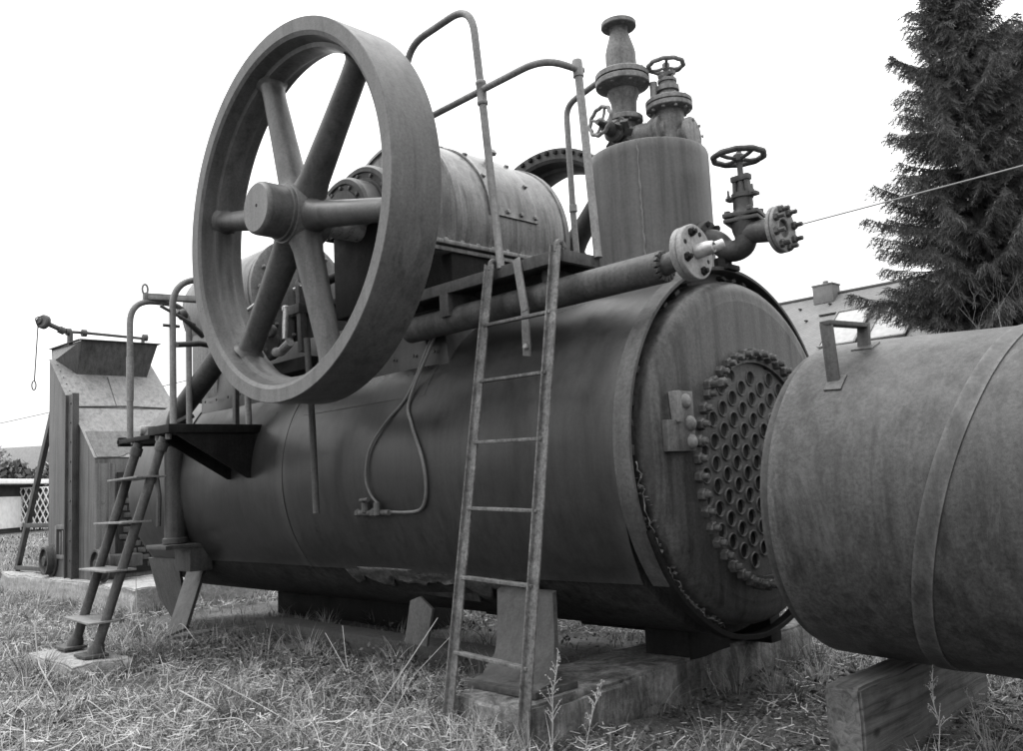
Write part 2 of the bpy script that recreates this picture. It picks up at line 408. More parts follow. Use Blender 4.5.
# studs with nuts round the flange
m = MB(); m.lathe([(.031, 0), (.031, .032), (.026, .038), (0, .038)], (0, 0, 0), (1, 0, 0), 6); m.lathe([(.017, .034), (.017, .058), (.013, .066), (0, .066)], (0, 0, 0), (1, 0, 0), 10)
m.jitter(.0018, 40)
s0 = None; NS = 44
for k in range(NS):
    a = 2*PI*k/NS+.05; w = (.076, TC[0]+.615*math.cos(a), TC[1]+.615*math.sin(a))
    if s0 is None: s0 = MB(); s0.v = [tuple(Vector(p)+Vector(w)) for p in m.v]; s0.f = m.f; s0 = s0.build('stud', M['tube'], hd, loc=w, smooth=30)
    else: dup(s0, hd, w, (random.uniform(0, 6), 0, 0))
# long stud at the upper left
m = MB(); m.tube([(.07, -.44, 1.60), (.22, -.46, 1.60)], .02, n=12); m.bolt((.075, -.44, 1.60), (1, 0, 0), .035, .04); m.bolt((.17, -.453, 1.60), (1, 0, 0), .03, .03); m.build('long_stud', M['tube'], hd)
# hinge block with three domed rivets
m = MB(); m.box((.085, -.725, 1.345), (.04, .22, .15), None, .006); m.build('hinge_block', M['head'], hd)
m = MB(); m.box((.075, -.66, 1.49), (.02, .15, .15), None, .004); m.box((.10, -.755, 1.485), (.05, .032, .15), Matrix.Rotation(.10, 3, 'X'), .004); m.build('hinge_plate', M['mid'], hd)
for x, z in ((.103, 1.315), (.103, 1.405), (.083, 1.515)):
    MB().lathe([(.038, 0), (.034, .012), (.025, .02), (.013, .025), (0, .026)], (x, -.65, z), (1, 0, 0), 20).build('dome_rivet', M['mid'], hd)

# ------------------------------------------------------------------ flywheels
def flywheel(cx, cz, y0, R, W, spin, name, lab, mat='wheel'):
    """y0 = near face of rim"""
    m = MB(); c = (cx, y0, cz)
    m.lathe([(R-.085, .004), (R-.004, 0), (R, .004), (R, W-.004), (R-.004, W), (R-.085, W-.004), (R-.11, W-.02), (R-.12, W*.80), (R-.13, W*.72),
             (R-.155, W*.69), (R-.165, W*.62), (R-.165, W*.38), (R-.155, W*.31), (R-.13, W*.28), (R-.12, W*.2), (R-.11, .02), (R-.085, .004)], c, (0, 1, 0), 160)
    for k in range(6):      # swelling where each arm meets the rim
        a = spin+k*PI/3; d = Vector((math.cos(a), 0, math.sin(a))); b = Vector(c)+Vector((0, W/2, 0))+d*(R-.15)
        m.lathe([(.105, .0), (.088, -.015), (.074, -.04), (.066, -.08)], b, d, 18, caps=False)
    w = m.build(name, M[mat], E, 40); w['label'] = lab
    mid = y0+W/2
    m = MB(); m.lathe([(.10, -.16), (.165, -.14), (.19, -.11), (.195, .09), (.18, .13), (.11, .14)], (cx, mid, cz), (0, 1, 0), 48)
    m.lathe([(0, -.315), (.148, -.315), (.162, -.30), (.166, -.28), (.166, -.15), (.178, -.145), (.178, -.12), (.19, -.118)], (cx, mid, cz), (0, 1, 0), 48)
    m.build('hub', M[mat], w, 40)
    m = MB(); m.disc((cx+.012, mid-.313, cz+.01), (0, -1, 0), .011, .004, 10); m.build('centre_mark', M['soot'], w)
    for k in range(6):
        a = spin+k*PI/3; d = Vector((math.cos(a), 0, math.sin(a))); o = Vector((cx, mid, cz)); m = MB()
        vs = []; fs = []; n = 24; L = [(.06, .135, .16), (.15, .112, .15), (.20, .095, .132), (.26, .084, .12), (.5*R, .075, .106), (R-.27, .068, .097), (R-.2, .070, .098), (R-.15, .08, .105)]
        t = Vector((-math.sin(a), 0, math.cos(a)))
        for h, ry, rt in [(l[0], l[2]*.82, l[1]) for l in L]:
            for i in range(n):
                q = 2*PI*i/n; vs.append(o+d*h+Vector((0, 1, 0))*math.cos(q)*ry+t*math.sin(q)*rt)
        for j in range(len(L)-1):
            for i in range(n): fs.append((j*n+i, j*n+(i+1) % n, (j+1)*n+(i+1) % n, (j+1)*n+i))
        m.add(vs, fs); m.build('spoke', M[mat], w, 60)
    return w
WX, WZ = -2.231, 2.914
flywheel(WX, WZ, -1.53, 1.193, .344, R_(-12), 'flywheel', 'large near flywheel with six round spokes')
w2 = flywheel(WX+.02, WZ, .88, .93, .42, R_(46), 'flywheel', 'smaller far flywheel with barring teeth inside its rim', 'iron')  # darker material stands in for the shade on the rim's underside
t0_ = None
for k in range(60):
    a = 2*PI*k/60; p = Vector((WX+.02, .874, WZ))+Vector((math.cos(a), 0, math.sin(a)))*.895
    if t0_ is None: t0_ = MB().box(p, (.03, .03, .03), None, .003).build('barring_tooth', M['black'], w2, loc=p)
    else: dup(t0_, w2, p, (0, -a, 0))

# crankshaft, bearings, crank hood
m = MB(); m.lathe([(.10, -1.2), (.10, 1.0)], (WX, 0, WZ), (0, 1, 0), 32); m.build('crankshaft', M['bright'], E)
for y0, y1, r in ((-1.06, -.92, .31), (-.92, -.66, .42)):
    m = MB(); h = y1-y0; m.lathe([(.10, 0), (r-.09, 0), (r-.085, .012), (r-.05, .014), (r-.045, 0), (r-.015, .002), (r, .02), (r, h-.01), (r-.02, h), (.1, h)], (WX, y0, WZ), (0, 1, 0), 40, -PI/2, PI/2, (0, 0, 1))
    for k in range(7):
        a = R_(15+k*25); m.bolt((WX+(r-.068)*math.cos(a), y0+.012, WZ+(r-.068)*math.sin(a)), (0, -1, 0), .014, .014)
    m.build('bearing_cap', M['wheel'], E)
m = MB(); m.box((WX, -.80, 2.62), (.62, .24, .58), None, .02); m.build('bearing_pedestal', M['black'], E)
m = MB(); m.box((WX, .66, 2.72), (.5, .2, .75), None, .02); m.build('bearing_pedestal', M['black'], E)
# arched hood over the cranks (axis across the boiler)
HX, HZ, HR = -2.231, 2.88, .68
def arch(y0, y1, r, a0, a1, th, n=48, ny=16, warp=.004):
    m = MB(); vs = []; fs = []
    for l, rr in ((0, r), (1, r-th)):
        for i in range(n+1):
            a = a0+(a1-a0)*i/n
            for j in range(ny+1):
                y = y0+(y1-y0)*j/ny; d = mnoise.noise(Vector((a*2, y*3, r*7)))*warp
                vs.append((HX+(rr+d)*math.cos(a), y, HZ+(rr+d)*math.sin(a)))
    k = ny+1; S = (n+1)*k
    for l in (0, 1):
        for i in range(n):
            for j in range(ny): q = [l*S+i*k+j, l*S+i*k+j+1, l*S+(i+1)*k+j+1, l*S+(i+1)*k+j]; fs.append(q)
    for j in range(ny): fs += [(j, j+1, S+j+1, S+j), (n*k+j, n*k+j+1, S+n*k+j+1, S+n*k+j)]
    for i in range(n): fs += [(i*k, (i+1)*k, S+(i+1)*k, S+i*k), (i*k+ny, (i+1)*k+ny, S+(i+1)*k+ny, S+i*k+ny)]
    m.add(vs, fs); return m
HY0, HY1 = -.62, .42
hood = arch(HY0, HY1, HR, R_(-16), R_(196), .012).build('crank_hood', M['hood'], E, 50)
for y in (HY0+.006, HY1-.012): m = MB(); m.lathe([(HR-.012, 0), (HR-.1, .006), (0, .008)], (HX, y, HZ), (0, 1, 0), 64); m.build('hood_end', M['hood'], hood)
arch(HY0-.01, HY0+.03, HR+.008, R_(-16), R_(196), .02).build('hood_rim', M['hood'], hood); arch(HY1-.03, HY1+.012, HR+.01, R_(-16), R_(196), .022).build('hood_rim', M['hood'], hood)
m = arch(-.34, .11, HR+.014, R_(5), R_(100), .012, 30, 10, .003)
for a in (8, 30, 52, 75, 97):
    for y in (-.315, .085):
        d = Vector((math.cos(R_(a)), 0, math.sin(R_(a)))); m.bolt(Vector((HX, y, HZ))+d*(HR+.012), d, .018, .018)
for y in (-.18, -.05):
    for a in (8, 97): d = Vector((math.cos(R_(a)), 0, math.sin(R_(a)))); m.bolt(Vector((HX, y, HZ))+d*(HR+.012), d, .018, .018)
d = Vector((math.cos(R_(52)), 0, math.sin(R_(52)))); m.lathe([(.02, 0), (.018, .05), (.038, .06), (.04, .085), (.02, .098), (0, .098)], Vector((HX, -.10, HZ))+d*(HR+.01), d, 16)
m.build('hood_cover', M['hood'], hood, 40)
m = MB(); m.box((HX+HR-.06, -.2, HZ-.195), (.15, 1.24, .03), None, .008); m.box((HX+HR-.07, -.2, HZ-.232), (.12, 1.24, .03), None, .006)
for k in range(9): m.bolt((HX+HR-.02, -.72+k*.135, HZ-.182), (0, 0, 1), .018, .02)
m.build('hood_ledge', M['hood'], hood)
# dark frame under hood, saddle casing, bed rails
m = MB(); m.box((HX+.04, -.12, 2.43), (1.22, 1.1, .53), None, .02)
m.box((-2.9, -.42, 2.42), (2.6, .12, .36), None, .02); m.box((-2.9, .42, 2.42), (2.6, .12, .36), None, .02); m.box((-3.0, -.42, 2.62), (2.4, .2, .05), None, .01)
m.build('engine_frame', M['black'], E)
m = MB(); m.prism([(-4.9, -.78, 1.90), (-1.52, -.78, 1.90), (-1.62, -.74, 2.28), (-4.9, -.74, 2.36)], (0, 1.52, 0), .01)
for k in range(16): m.bolt((-4.8+k*.21, -.785, 2.0), (0, -1, 0), .012, .008)
m.build('saddle_casing', M['jacket'], E)
# lower cladding flap below the saddle
m = jacket(-3.1, -1.62, R_(154), R_(136), 1.005, 3); m.build('saddle_flap', M['jacket'], E, 50)
# cylinders at the far end with clad barrel
for y, zz, r in ((-.40, 2.84, .44), (.42, 2.84, .40)):
    m = MB(); m.lathe([(r-.02, -1.25), (r, -1.22), (r, .0), (r-.008, .008), (r-.008, .04), (r+.012, .045), (r+.012, .085), (r-.03, .10), (r*.62, .12), (r*.6, .15), (r*.25, .16), (r*.24, .26), (.06, .27)], (-3.92, y, zz), (1, 0, 0), 56)
    for k in range(14):
        a = k*2*PI/14; m.bolt((-3.82, y+(r-.055)*math.cos(a), zz+(r-.055)*math.sin(a)), (1, 0, 0), .018, .02, .015)
    m.build('cylinder', M['mid'], E, 40)
m = MB(); m.box((-4.85, -.35, 2.44), (.5, .86, .86), None, .06); m.build('cylinder_pedestal', M['mid'], E)
m = MB(); m.tube([(-3.7, -.42, 2.84), (-2.9, -.42, 2.86)], .04); m.tube([(-2.9, -.42, 2.86), (-2.25, -.40, 2.80)], .05); m.box((-2.92, -.42, 2.86), (.2, .2, .24), None, .02)
m.lathe([(.0, -.06), (.3, -.06), (.32, -.05), (.32, .06), (.3, .07), (0, .07)], (WX, -.46, WZ), (0, 1, 0), 40); m.box((-2.75, -.34, 2.80), (.62, .22, .42), None, .02); m.build('crosshead_gear', M['black'], E)
# valve gear seen through the spokes
m = MB(); m.lathe([(.04, -.08), (.10, -.075), (.11, -.05), (.11, .01), (.07, .02), (.07, .04), (.095, .05), (.095, .075), (.04, .09), (0, .09)], (-3.33, -1.0, 2.27), (.75, -.6, .1), 24)
for k in range(6): a = k*PI/3; m.bolt(Vector((-3.27, -1.03, 2.28))+Vector((-.05, -.06, 0)).normalized().cross(Vector((0, 0, 1)))*.075*math.cos(a)+Vector((0, 0, .075*math.sin(a))), (.75, -.6, .1), .014, .016)
m.build('valve_body', M['iron'], E)
m = MB(); m.tube([(-3.85, -.98, 2.38), (-3.7, -1.0, 2.36), (-3.5, -1.0, 2.30)], .028, .05); m.tube([(-3.75, -.98, 2.2), (-3.45, -1.0, 2.16), (-3.2, -1.0, 2.2)], .026, .05); m.disc((-3.50, -1.02, 2.29), (0, -1, .3), .055, .06, 14); m.disc((-3.56, -1.02, 2.22), (.6, -1, 0), .04, .07, 12); m.disc((-3.42, -1.02, 2.38), (.3, -1, .3), .04, .06, 12); m.disc((-3.20, -1.03, 2.35), (.5, -1, 0), .05, .05, 14)
m.build('valve_gear', M['iron'], E)
m = MB(); m.box((-3.4, -.82, 2.10), (.9, .16, .10), None, .01); m.build('gear_shelf', M['black'], E)
m = MB(); m.tube([(-3.15, -.94, 2.52), (-3.11, -.98, 2.28)], .021, n=12); m.disc((-3.155, -.94, 2.50), (-.15, .05, 1), .028, .04, 14); m.build('lever_rod', M['bright'], E)
m = MB(); m.tube([(-3.15, -1.03, 2.19), (-3.06, -1.04, 2.18), (-2.93, -1.04, 2.23)], .034, .05, 14); m.build('lever_grip', M['pad'], E)
m = MB(); m.tube([(-3.10, -.9, 2.66), (-2.92, -.82, 2.69)], .013); m.tube([(-3.85, -.9, 2.62), (-3.65, -.85, 2.70)], .014); m.build('oil_line', M['bright'], E)
m = MB(); m.bar((-2.85, -1.0, 2.62), (-2.83, -1.0, 2.15), .05, .05, (0, 1, 0)); m.box((-2.88, -1.0, 2.46), (.14, .08, .07), None, .01); m.box((-2.9, -.9, 2.85), (.16, .1, .35), None, .03); m.build('gear_bracket', M['iron'], E)
# long rods in front of the jacket
m = MB(); m.tube([(-2.58, -1.12, 2.2), (-2.57, -1.10, 1.6), (-2.565, -1.09, 1.03)], .022, n=12); m.build('drain_rod', M['iron'], E)
m = MB(); m.bar((-3.82, -1.0, 2.3), (-3.83, -1.0, 1.66), .05, .035, (0, 1, 0)); m.build('stay_bar', M['iron'], E)

# exhaust pipe bending down behind the platform
m = MB(); m.tube([(-3.7, -.98, 2.52), (-4.35, -1.0, 2.15), (-4.94, -1.0, 1.86), (-4.94, -1.0, .80)], .088, .32, 20, 10)
m.lathe([(.09, .1), (.105, .09), (.105, .05), (.09, .045)], (-4.94, -1.0, .75), (0, 0, 1), 24)
m.build('exhaust_pipe', M['iron'], E)
m = MB(); m.box((-4.94, -1.0, .775), (.40, .34, .035), None, .005); m.box((-4.90, -.86, .66), (.30, .2, .20), None, .01); m.build('pipe_bracket', M['iron'], E)
m = MB(); m.tube([(-5.0, -1.12, 1.66), (-5.02, -1.13, 1.4), (-4.98, -1.12, 1.2), (-5.0, -1.12, .95)], .022, .08, 8); m.disc((-5.02, -1.14, 1.35), (0, -1, 0), .04, .05, 12); m.build('small_drain_pipe', M['iron'], E)
m = MB(); m.box((-1.0, .60, .29), (1.5, .12, .30), None, .01); m.box((-2.3, .5, .33), (.5, .3, .3), None, .02); m.box((-1.0, .25, .42), (.9, .5, .12), Matrix.Rotation(.3, 3, 'X'), .02); m.build('belly_shade_boxes', M['black'], E)  # black boxes added to make the gap under the boiler dark
# curved guard plate below the far end of the jacket
m = MB(); m.prism([(-6.05, -.78, .63), (-5.40, -.78, .63), (-5.42, -.74, .40), (-5.5, -.62, .06), (-5.9, -.62, .06), (-6.0, -.70, .25)], (0, .015, .004), 0); m.build('belly_plate', M['iron'], E, 60)

# feed pipe along the walkway with blank flange
PY, PZ = -.85, 2.145
m = MB(); m.lathe([(.055, 0), (.074, 0), (.078, .004), (.078, 1.95), (.074, 1.955), (.06, 1.955)], (-1.80, PY, PZ), (1, 0, 0), 36); fp = m.build('feed_pipe', M['iron'], E)
m = MB(); m.tube([(.13, PY, PZ), (.30, PY, PZ+.028)], .05, n=20)
for k in range(16): a = k*PI/8; m.box((.155, PY+.062*math.cos(a), PZ+.062*math.sin(a)), (.03, .03, .02), Matrix.Rotation(a, 3, 'X'), .002)
m.jitter(.005, 30); m.build('pipe_neck', M['iron'], fp)
FC = Vector((.325, PY, PZ+.03)); m = MB(); m.disc(FC-Vector((.045, 0, 0)), (1, .0, .03), .128, .034, 48, .004); m.disc(FC-Vector((.007, 0, 0)), (1, .0, .03), .131, .028, 48, .004)
fl = m.build('blank_flange', M['cage'], fp)
bl = []
for k in range(8):
    a = PI/8+k*PI/4; p = FC+Vector((.018, .095*math.cos(a), .095*math.sin(a)))
    bl.append((p, (1, 0, 0), .022, .02, .014) if k % 2 == 0 else (p, (1, 0, 0), .012, .005, 0))
for p, ax, r, h, sh in bl: MB().bolt(p, ax, r, h, sh).build('flange_bolt', M['black'], fp, 30, loc=p)
m = MB(); m.lathe([(.036, 0), (.034, .06), (.028, .085), (.02, .09), (.02, .07)], FC+Vector((.02, 0, 0)), (1, .12, .1), 20); m.lathe([(.024, 0), (.024, .06), (.018, .062), (.018, .03)], FC+Vector((.075, .035, .01)), (.8, .6, .3), 16)
m.build('brass_spigot', M['bright'], fp)
# walkway
m = MB(); m.box((-1.15, -.935, 2.318), (1.48, .03, .066), None, .004); m.box((-.425, -.79, 2.318), (.03, .32, .066), None, .004); m.box((-1.15, -.64, 2.318), (1.48, .02, .066), None, .004); m.box((-1.155, -.785, 2.348), (1.47, .29, .012), None, .002)
wk = m.build('walkway', M['iron'], E)
m = MB(); m.bar((-.72, -.958, 2.36), (-.655, -.978, 2.06), .05, .014, (0, 1, 0)); m.bar((-.655, -.978, 2.08), (-.705, -.93, 1.83), .05, .014, (0, 1, .6)); m.bolt((-.69, -.95, 1.875), (0, -1, .4), .018, .014); m.build('walkway_strap', M['rail'], wk)
MB().box((-1.35, -.8, 2.22), (.08, .3, .14), None, .008).build('walkway_bracket', M['iron'], wk); MB().box((-.6, -.74, 2.24), (.06, .25, .10), None, .008).build('walkway_bracket', M['iron'], wk)
# handrails
m = MB(); m.tube([(-.865, -.935, 2.34), (-.94, -.945, 3.38), (-.985, -.95, 3.945), (-1.60, -.95, 3.925), (-1.69, -.95, 2.6)], .0225, .2, 14, 9)
m.lathe([(.028, 0), (.031, .006), (.031, .02), (.028, .025), (.028, .12), (.031, .125), (.031, .14), (.028, .146)], (-.935, -.945, 3.31), (-.05, 0, 1), 16)
m.build('handrail', M['rail'], E)
m = MB(); m.tube([(-1.55, -.945, 3.40), (-.45, -.945, 3.40), (-.455, -.62, 3.43)], .02, .16, 14, 9)
m.tube([(-.40, -.655, 2.34), (-.455, -.66, 3.47)], .0235, n=14); m.lathe([(.03, 0), (.03, .09), (.026, .1), (0, .1)], (-.452, -.66, 3.38), (-.05, 0, 1), 14)
m.build('handrail', M['rail'], E)
m = MB(); m.tube([(-1.36, .3, 2.45), (-1.38, .3, 3.0), (-1.385, .3, 3.80), (-1.1, .3, 3.86), (-.86, .3, 3.86), (-.84, .3, 2.45)], .022, .12, 14, 8); m.lathe([(.029, 0), (.029, .05)], (-1.377, .3, 3.02), (0, 0, 1), 14); m.build('handrail', M['rail'], E)
m = MB(); m.box((-.97, .3, 2.43), (1.0, .3, .04), None, .005); m.box((-.97, .3, 2.33), (.5, .1, .18), None, .01); m.build('far_walkway', M['iron'], E)

# ------------------------------------------------------------------ steam dome and fittings
DX, DY, DR = -.505, 0.0, .362
m = MB(); pr = [(.46, 2.12), (.44, 2.25), (.40, 2.30), (DR+.004, 2.33), (DR, 2.36)]
for k in range(12): pr.append((DR, 2.4+k*.055))
pr += [(DR, 3.045), (DR-.006, 3.067), (DR-.02, 3.075), (0, 3.08)]
m.lathe(pr, (DX, DY, 0), (0, 0, 1), 80)
for i, p in enumerate(m.v):
    a = math.atan2(p[1]-DY, p[0]-DX); d = mnoise.noise(Vector((a*1.4, p[2]*1.5, 3)))*.006; m.v[i] = (p[0]+d*math.cos(a), p[1]+d*math.sin(a), p[2])
dm = m.build('steam_dome', M['drum'], E, 40)
m = MB(); vs = []; a = R_(-62)
for k in range(30):
    z = 2.36+k*.0235; vs.append((DX+(DR+.004)*math.cos(a+random.uniform(-.012, .012)), DY+(DR+.004)*math.sin(a), z))
m.tube(vs, .007, n=6, radii=[.004+random.random()*.005 for _ in vs]); m.build('weld_seam', M['drum'], dm)

def bolts_at(lst, mat, parent, name='flange_bolt'):
    for p, ax, r, h, sh in lst: MB().bolt(p, ax, r, h, sh).build(name, M[mat], parent, 30, loc=p)
def handwheel(name, c, ax, r, parent, spokes=4, rt=.016, mat='valve'):
    ax = Vector(ax).normalized(); u = ax.orthogonal().normalized(); w = ax.cross(u); c = Vector(c); m = MB()
    pts = [c+(u*math.cos(2*PI*k/40)+w*math.sin(2*PI*k/40))*(r+.004*math.cos(2*PI*k/40*10)) for k in range(40)]
    vs = []; fs = []; n = 10
    for k, p in enumerate(pts):
        d = (p-c).normalized()
        for i in range(n):
            q = 2*PI*i/n; vs.append(p+(d*math.cos(q)+ax*math.sin(q))*rt)
    for k in range(40):
        for i in range(n): fs.append((k*n+i, k*n+(i+1) % n, ((k+1) % 40)*n+(i+1) % n, ((k+1) % 40)*n+i))
    m.add(vs, fs)
    for k in range(spokes):
        a = 2*PI*k/spokes+.4; d = u*math.cos(a)+w*math.sin(a); m.tube([c+d*.01-ax*.012, c+d*r*.55-ax*.012, c+d*(r-.004)], rt*.7, r*.2, 8)
    m.disc(c-ax*.03, ax, r*.22, .045, 16)
    return m.build(name, M[mat], parent)

# safety valve: stacked flanged body
SX, SY = -.635, -.02
m = MB(); m.lathe([(.10, 3.07), (.085, 3.12), (.072, 3.18), (.066, 3.26), (.066, 3.33), (.108, 3.335), (.112, 3.34), (.112, 3.365), (.108, 3.37), (.078, 3.375), (.076, 3.40),
    (.08, 3.47), (.10, 3.52), (.095, 3.54), (.165, 3.57), (.168, 3.575), (.168, 3.603), (.164, 3.608), (.152, 3.609), (.152, 3.615), (.168, 3.616), (.168, 3.645), (.162, 3.652), (.10, 3.664), (.096, 3.685),
    (.094, 3.79), (.088, 3.82), (.058, 3.92), (.054, 3.945), (.06, 3.955), (.106, 3.96), (.110, 3.965), (.110, 3.987), (.106, 3.992), (.05, 3.992), (.05, 3.9)], (SX, SY, 0), (0, 0, 1), 56)
sv = m.build('safety_valve', M['valve'], dm, 30)
bl = []
for k in range(8):
    a = k*PI/4+.2; ca, sa_ = math.cos(a), math.sin(a)
    bl += [((SX+.14*ca, SY+.14*sa_, 3.571), (0, 0, -1), .014, .014, 0), ((SX+.14*ca, SY+.14*sa_, 3.649), (0, 0, 1), .014, .014, .01), ((SX+.092*ca, SY+.092*sa_, 3.338), (0, 0, -1), .011, .012, 0)]
    if k % 2: bl.append(((SX+.085*ca, SY+.085*sa_, 3.962), (0, 0, -1), .012, .006, 0))
bolts_at(bl, 'mid', dm)
# small isolating cock with handwheel at its foot (axis towards the camera side)
m = MB(); m.lathe([(.03, 0), (.05, .01), (.05, .06), (.07, .07), (.07, .10), (.045, .11), (.04, .17), (.02, .18), (.016, .25)], (SX+.01, SY-.04, 3.24), (.0, -1, .12), 20)
for k in range(10): m.box((SX+.03+random.uniform(-.05, .08), SY-.10+random.uniform(-.05, .04), 3.22+random.uniform(-.08, .08)), (.05, .03, .05), Euler((random.random(), random.random(), random.random())).to_matrix(), .004)
m.build('isolating_cock', M['iron'], dm)
handwheel('handwheel', (SX+.005, SY-.25, 3.285), (-.1, -1, .12), .088, dm, 4, .0125, 'rail')
# angle stop valve
VX, VY = -.40, .12
m = MB(); m.lathe([(.10, 3.06), (.09, 3.12), (.088, 3.22), (.086, 3.36), (.138, 3.37), (.142, 3.375), (.142, 3.398), (.134, 3.40), (.134, 3.406), (.142, 3.408), (.142, 3.43), (.136, 3.435), (.07, 3.45), (.06, 3.475), (.056, 3.49), (.07, 3.494), (.07, 3.525), (.056, 3.53), (.05, 3.55), (.058, 3.553), (.058, 3.57), (.03, 3.58), (.017, 3.60), (.016, 3.655)], (VX, VY, 0), (0, 0, 1), 48)
for k in range(10):
    a = k*PI/5; m.bolt((VX+.118*math.cos(a), VY+.118*math.sin(a), 3.368), (0, 0, -1), .012, .013); m.bolt((VX+.118*math.cos(a), VY+.118*math.sin(a), 3.434), (0, 0, 1), .012, .012)
for s_ in (-1, 1): m.tube([(VX+.045*s_, VY, 3.53), (VX+.04*s_, VY, 3.60)], .01)
m.box((VX, VY, 3.605), (.11, .04, .025), None, .005)
m.lathe([(.075, 0), (.075, .05), (.108, .055), (.111, .06), (.111, .08), (.106, .085), (.106, .09), (.111, .095), (.111, .115), (.106, .12), (.08, .125), (.075, .15)], (VX-.135, VY-.035, 3.235), (1, .05, 0), 40)
m.tube([(SX+.02, SY, 3.19), (SX+.10, SY+.03, 3.235), (VX-.10, VY-.035, 3.235)], .076, .1, 24)
m.lathe([(.07, 0), (.07, .05), (.10, .055), (.103, .06), (.103, .08), (.09, .085), (0, .085)], (VX+.06, VY+.02, 3.19), (1, .1, 0), 36)
for k in range(8):
    a = k*PI/4; m.bolt((VX-.08, VY-.035+.094*math.cos(a), 3.235+.094*math.sin(a)), (-1, 0, 0), .011, .012); m.bolt((VX+.145, VY+.03+.085*math.cos(a), 3.19+.085*math.sin(a)), (1, 0, 0), .011, .006)
m.build('stop_valve', M['valve'], dm, 30)
handwheel('handwheel', (VX, VY, 3.665), (0, 0, 1), .105, dm, 3, .014)
m = MB(); m.tube([(SX+.16, SY+.10, 3.2), (SX+.16, SY+.10, 3.57)], .024); m.build('relief_pipe', M['valve'], dm)
# side steam valve on its elbow
m = MB(); m.tube([(DX+.30, .0, 2.50), (DX+.44, .0, 2.46), (.0, .0, 2.37), (.115, .0, 2.38), (.115, 0, 2.50)], .06, .12, 24, 8)
m.lathe([(.10, 0), (.105, .005), (.105, .03), (.1, .035)], (DX+.35, 0, 2.485), (1, 0, -.2), 30)
el = m.build('steam_elbow', M['iron'], dm)
for k in range(6):
    pass
m = MB(); m.lathe([(.06, 2.44), (.07, 2.47), (.08, 2.53), (.08, 2.545), (.065, 2.56), (.052, 2.60), (.052, 2.65), (.06, 2.655), (.06, 2.68), (.03, 2.69), (.02, 2.75)], (.115, 0, 0), (0, 0, 1), 36)
m.box((.115, 0, 2.555), (.20, .165, .026), Matrix.Rotation(.25, 3, 'Z'), .008); m.box((.115, 0, 2.524), (.195, .16, .022), Matrix.Rotation(.25, 3, 'Z'), .008)
for sx in (-1, 1):
    for sy in (-1, 1): m.bolt((.115+.07*sx, .055*sy, 2.565), (0, 0, 1), .02, .022)
    m.bar((.115+.045*sx, 0, 2.60), (.115+.035*sx, 0, 2.77), .035, .022, (1, 0, 0)); m.bolt((.115+.075*sx, -.02, 2.665), (0, 0, 1), .012, .02, .03)
m.box((.115, 0, 2.77), (.11, .05, .035), None, .008); m.box((.115, 0, 2.665), (.19, .05, .02), None, .005); m.tube([(.115, 0, 2.6), (.115, 0, 2.92)], .016)
m.tube([(.12, 0, 2.46), (.30, 0, 2.43)], .062, n=24); m.build('side_valve', M['iron'], dm, 30)
handwheel('handwheel', (.112, 0, 2.895), (.02, -.0, 1), .137, dm, 4, .017, 'iron')
FX = Vector((.30, 0, 2.428)); m = MB(); m.ring(FX, (1, 0, 0), .07, .128, .022, 40); m.ring(FX+Vector((.026, 0, 0)), (1, 0, 0), .05, .128, .02, 40)
m.build('valve_flange', M['valve'], dm)
MB().disc(FX+Vector((.015, 0, 0)), (1, 0, 0), .069, .012, 24).build('blanking_disc', M['iron'], dm)
bolts_at([(FX+Vector((.044, .102*math.cos(k*PI/4+.3), .102*math.sin(k*PI/4+.3))), (1, 0, 0), .024, .022, .035) for k in range(8)], 'iron', dm)
bolts_at([((DX+.36+random.uniform(0, .05), .09*math.cos(k*.9), 2.48+.085*math.sin(k*.9)), (1, 0, -.2), .02, .025, 0) for k in range(7)], 'black', dm, 'elbow_bolt')
m = MB(); m.box((-.04, 0, 2.285), (.14, .12, .03), None, .005); m.disc((-.04, 0, 2.29), (0, 0, 1), .05, .06, 8); m.build('elbow_foot', M['black'], dm)

# ------------------------------------------------------------------ copper pipes and drain cock
def spline(P, k=8):
    P = [Vector(p) for p in P]; P = [P[0]*2-P[1]]+P+[P[-1]*2-P[-2]]; out = []
    for i in range(1, len(P)-2):
        a, b, c, d = P[i-1:i+3]
        for j in range(k):
            t = j/k; out.append(.5*((2*b)+(c-a)*t+(2*a-5*b+4*c-d)*t*t+(3*b-a-3*c+d)*t**3))
    return out+[P[-2]]
def onj(x, y, z, r=1.016):
    a = math.atan2(z-ZB, y); return cyl_pt(x, a, r)
m = MB(); m.tube(spline([(-1.60, -.80, 2.16), (-1.68, -.83, 2.0), onj(-1.78, -.915, 1.732), onj(-1.93, -.985, 1.58), onj(-2.06, -1.0, 1.42), onj(-2.10, -1.0, 1.25), onj(-2.07, -1, 1.14), onj(-2.00, -.99, 1.07)]), .0085, n=8); m.build('copper_pipe', M['copper'], E)
m = MB(); m.tube(spline([(-1.56, -.80, 2.16), (-1.65, -.83, 2.0), onj(-1.74, -.944, 1.70), onj(-1.66, -1, 1.55), onj(-1.54, -1, 1.36), onj(-1.505, -1, 1.22), onj(-1.53, -1, 1.10), onj(-1.60, -1, 1.03), onj(-1.74, -1, 1.015), onj(-1.93, -1, 1.02)]), .010, n=8); m.build('copper_pipe', M['copper'], E)
m = MB(); c = Vector(onj(-2.02, -1, 1.02, 1.03)); m.tube([c+Vector((-.2, 0, .0)), c+Vector((.13, 0, 0))], .018); m.disc(c+Vector((-.11, -.01, 0)), (0, 0, 1), .024, .07, 10); m.disc(c+Vector((.03, -.02, -.02)), (0, 0, 1), .022, .085, 10)
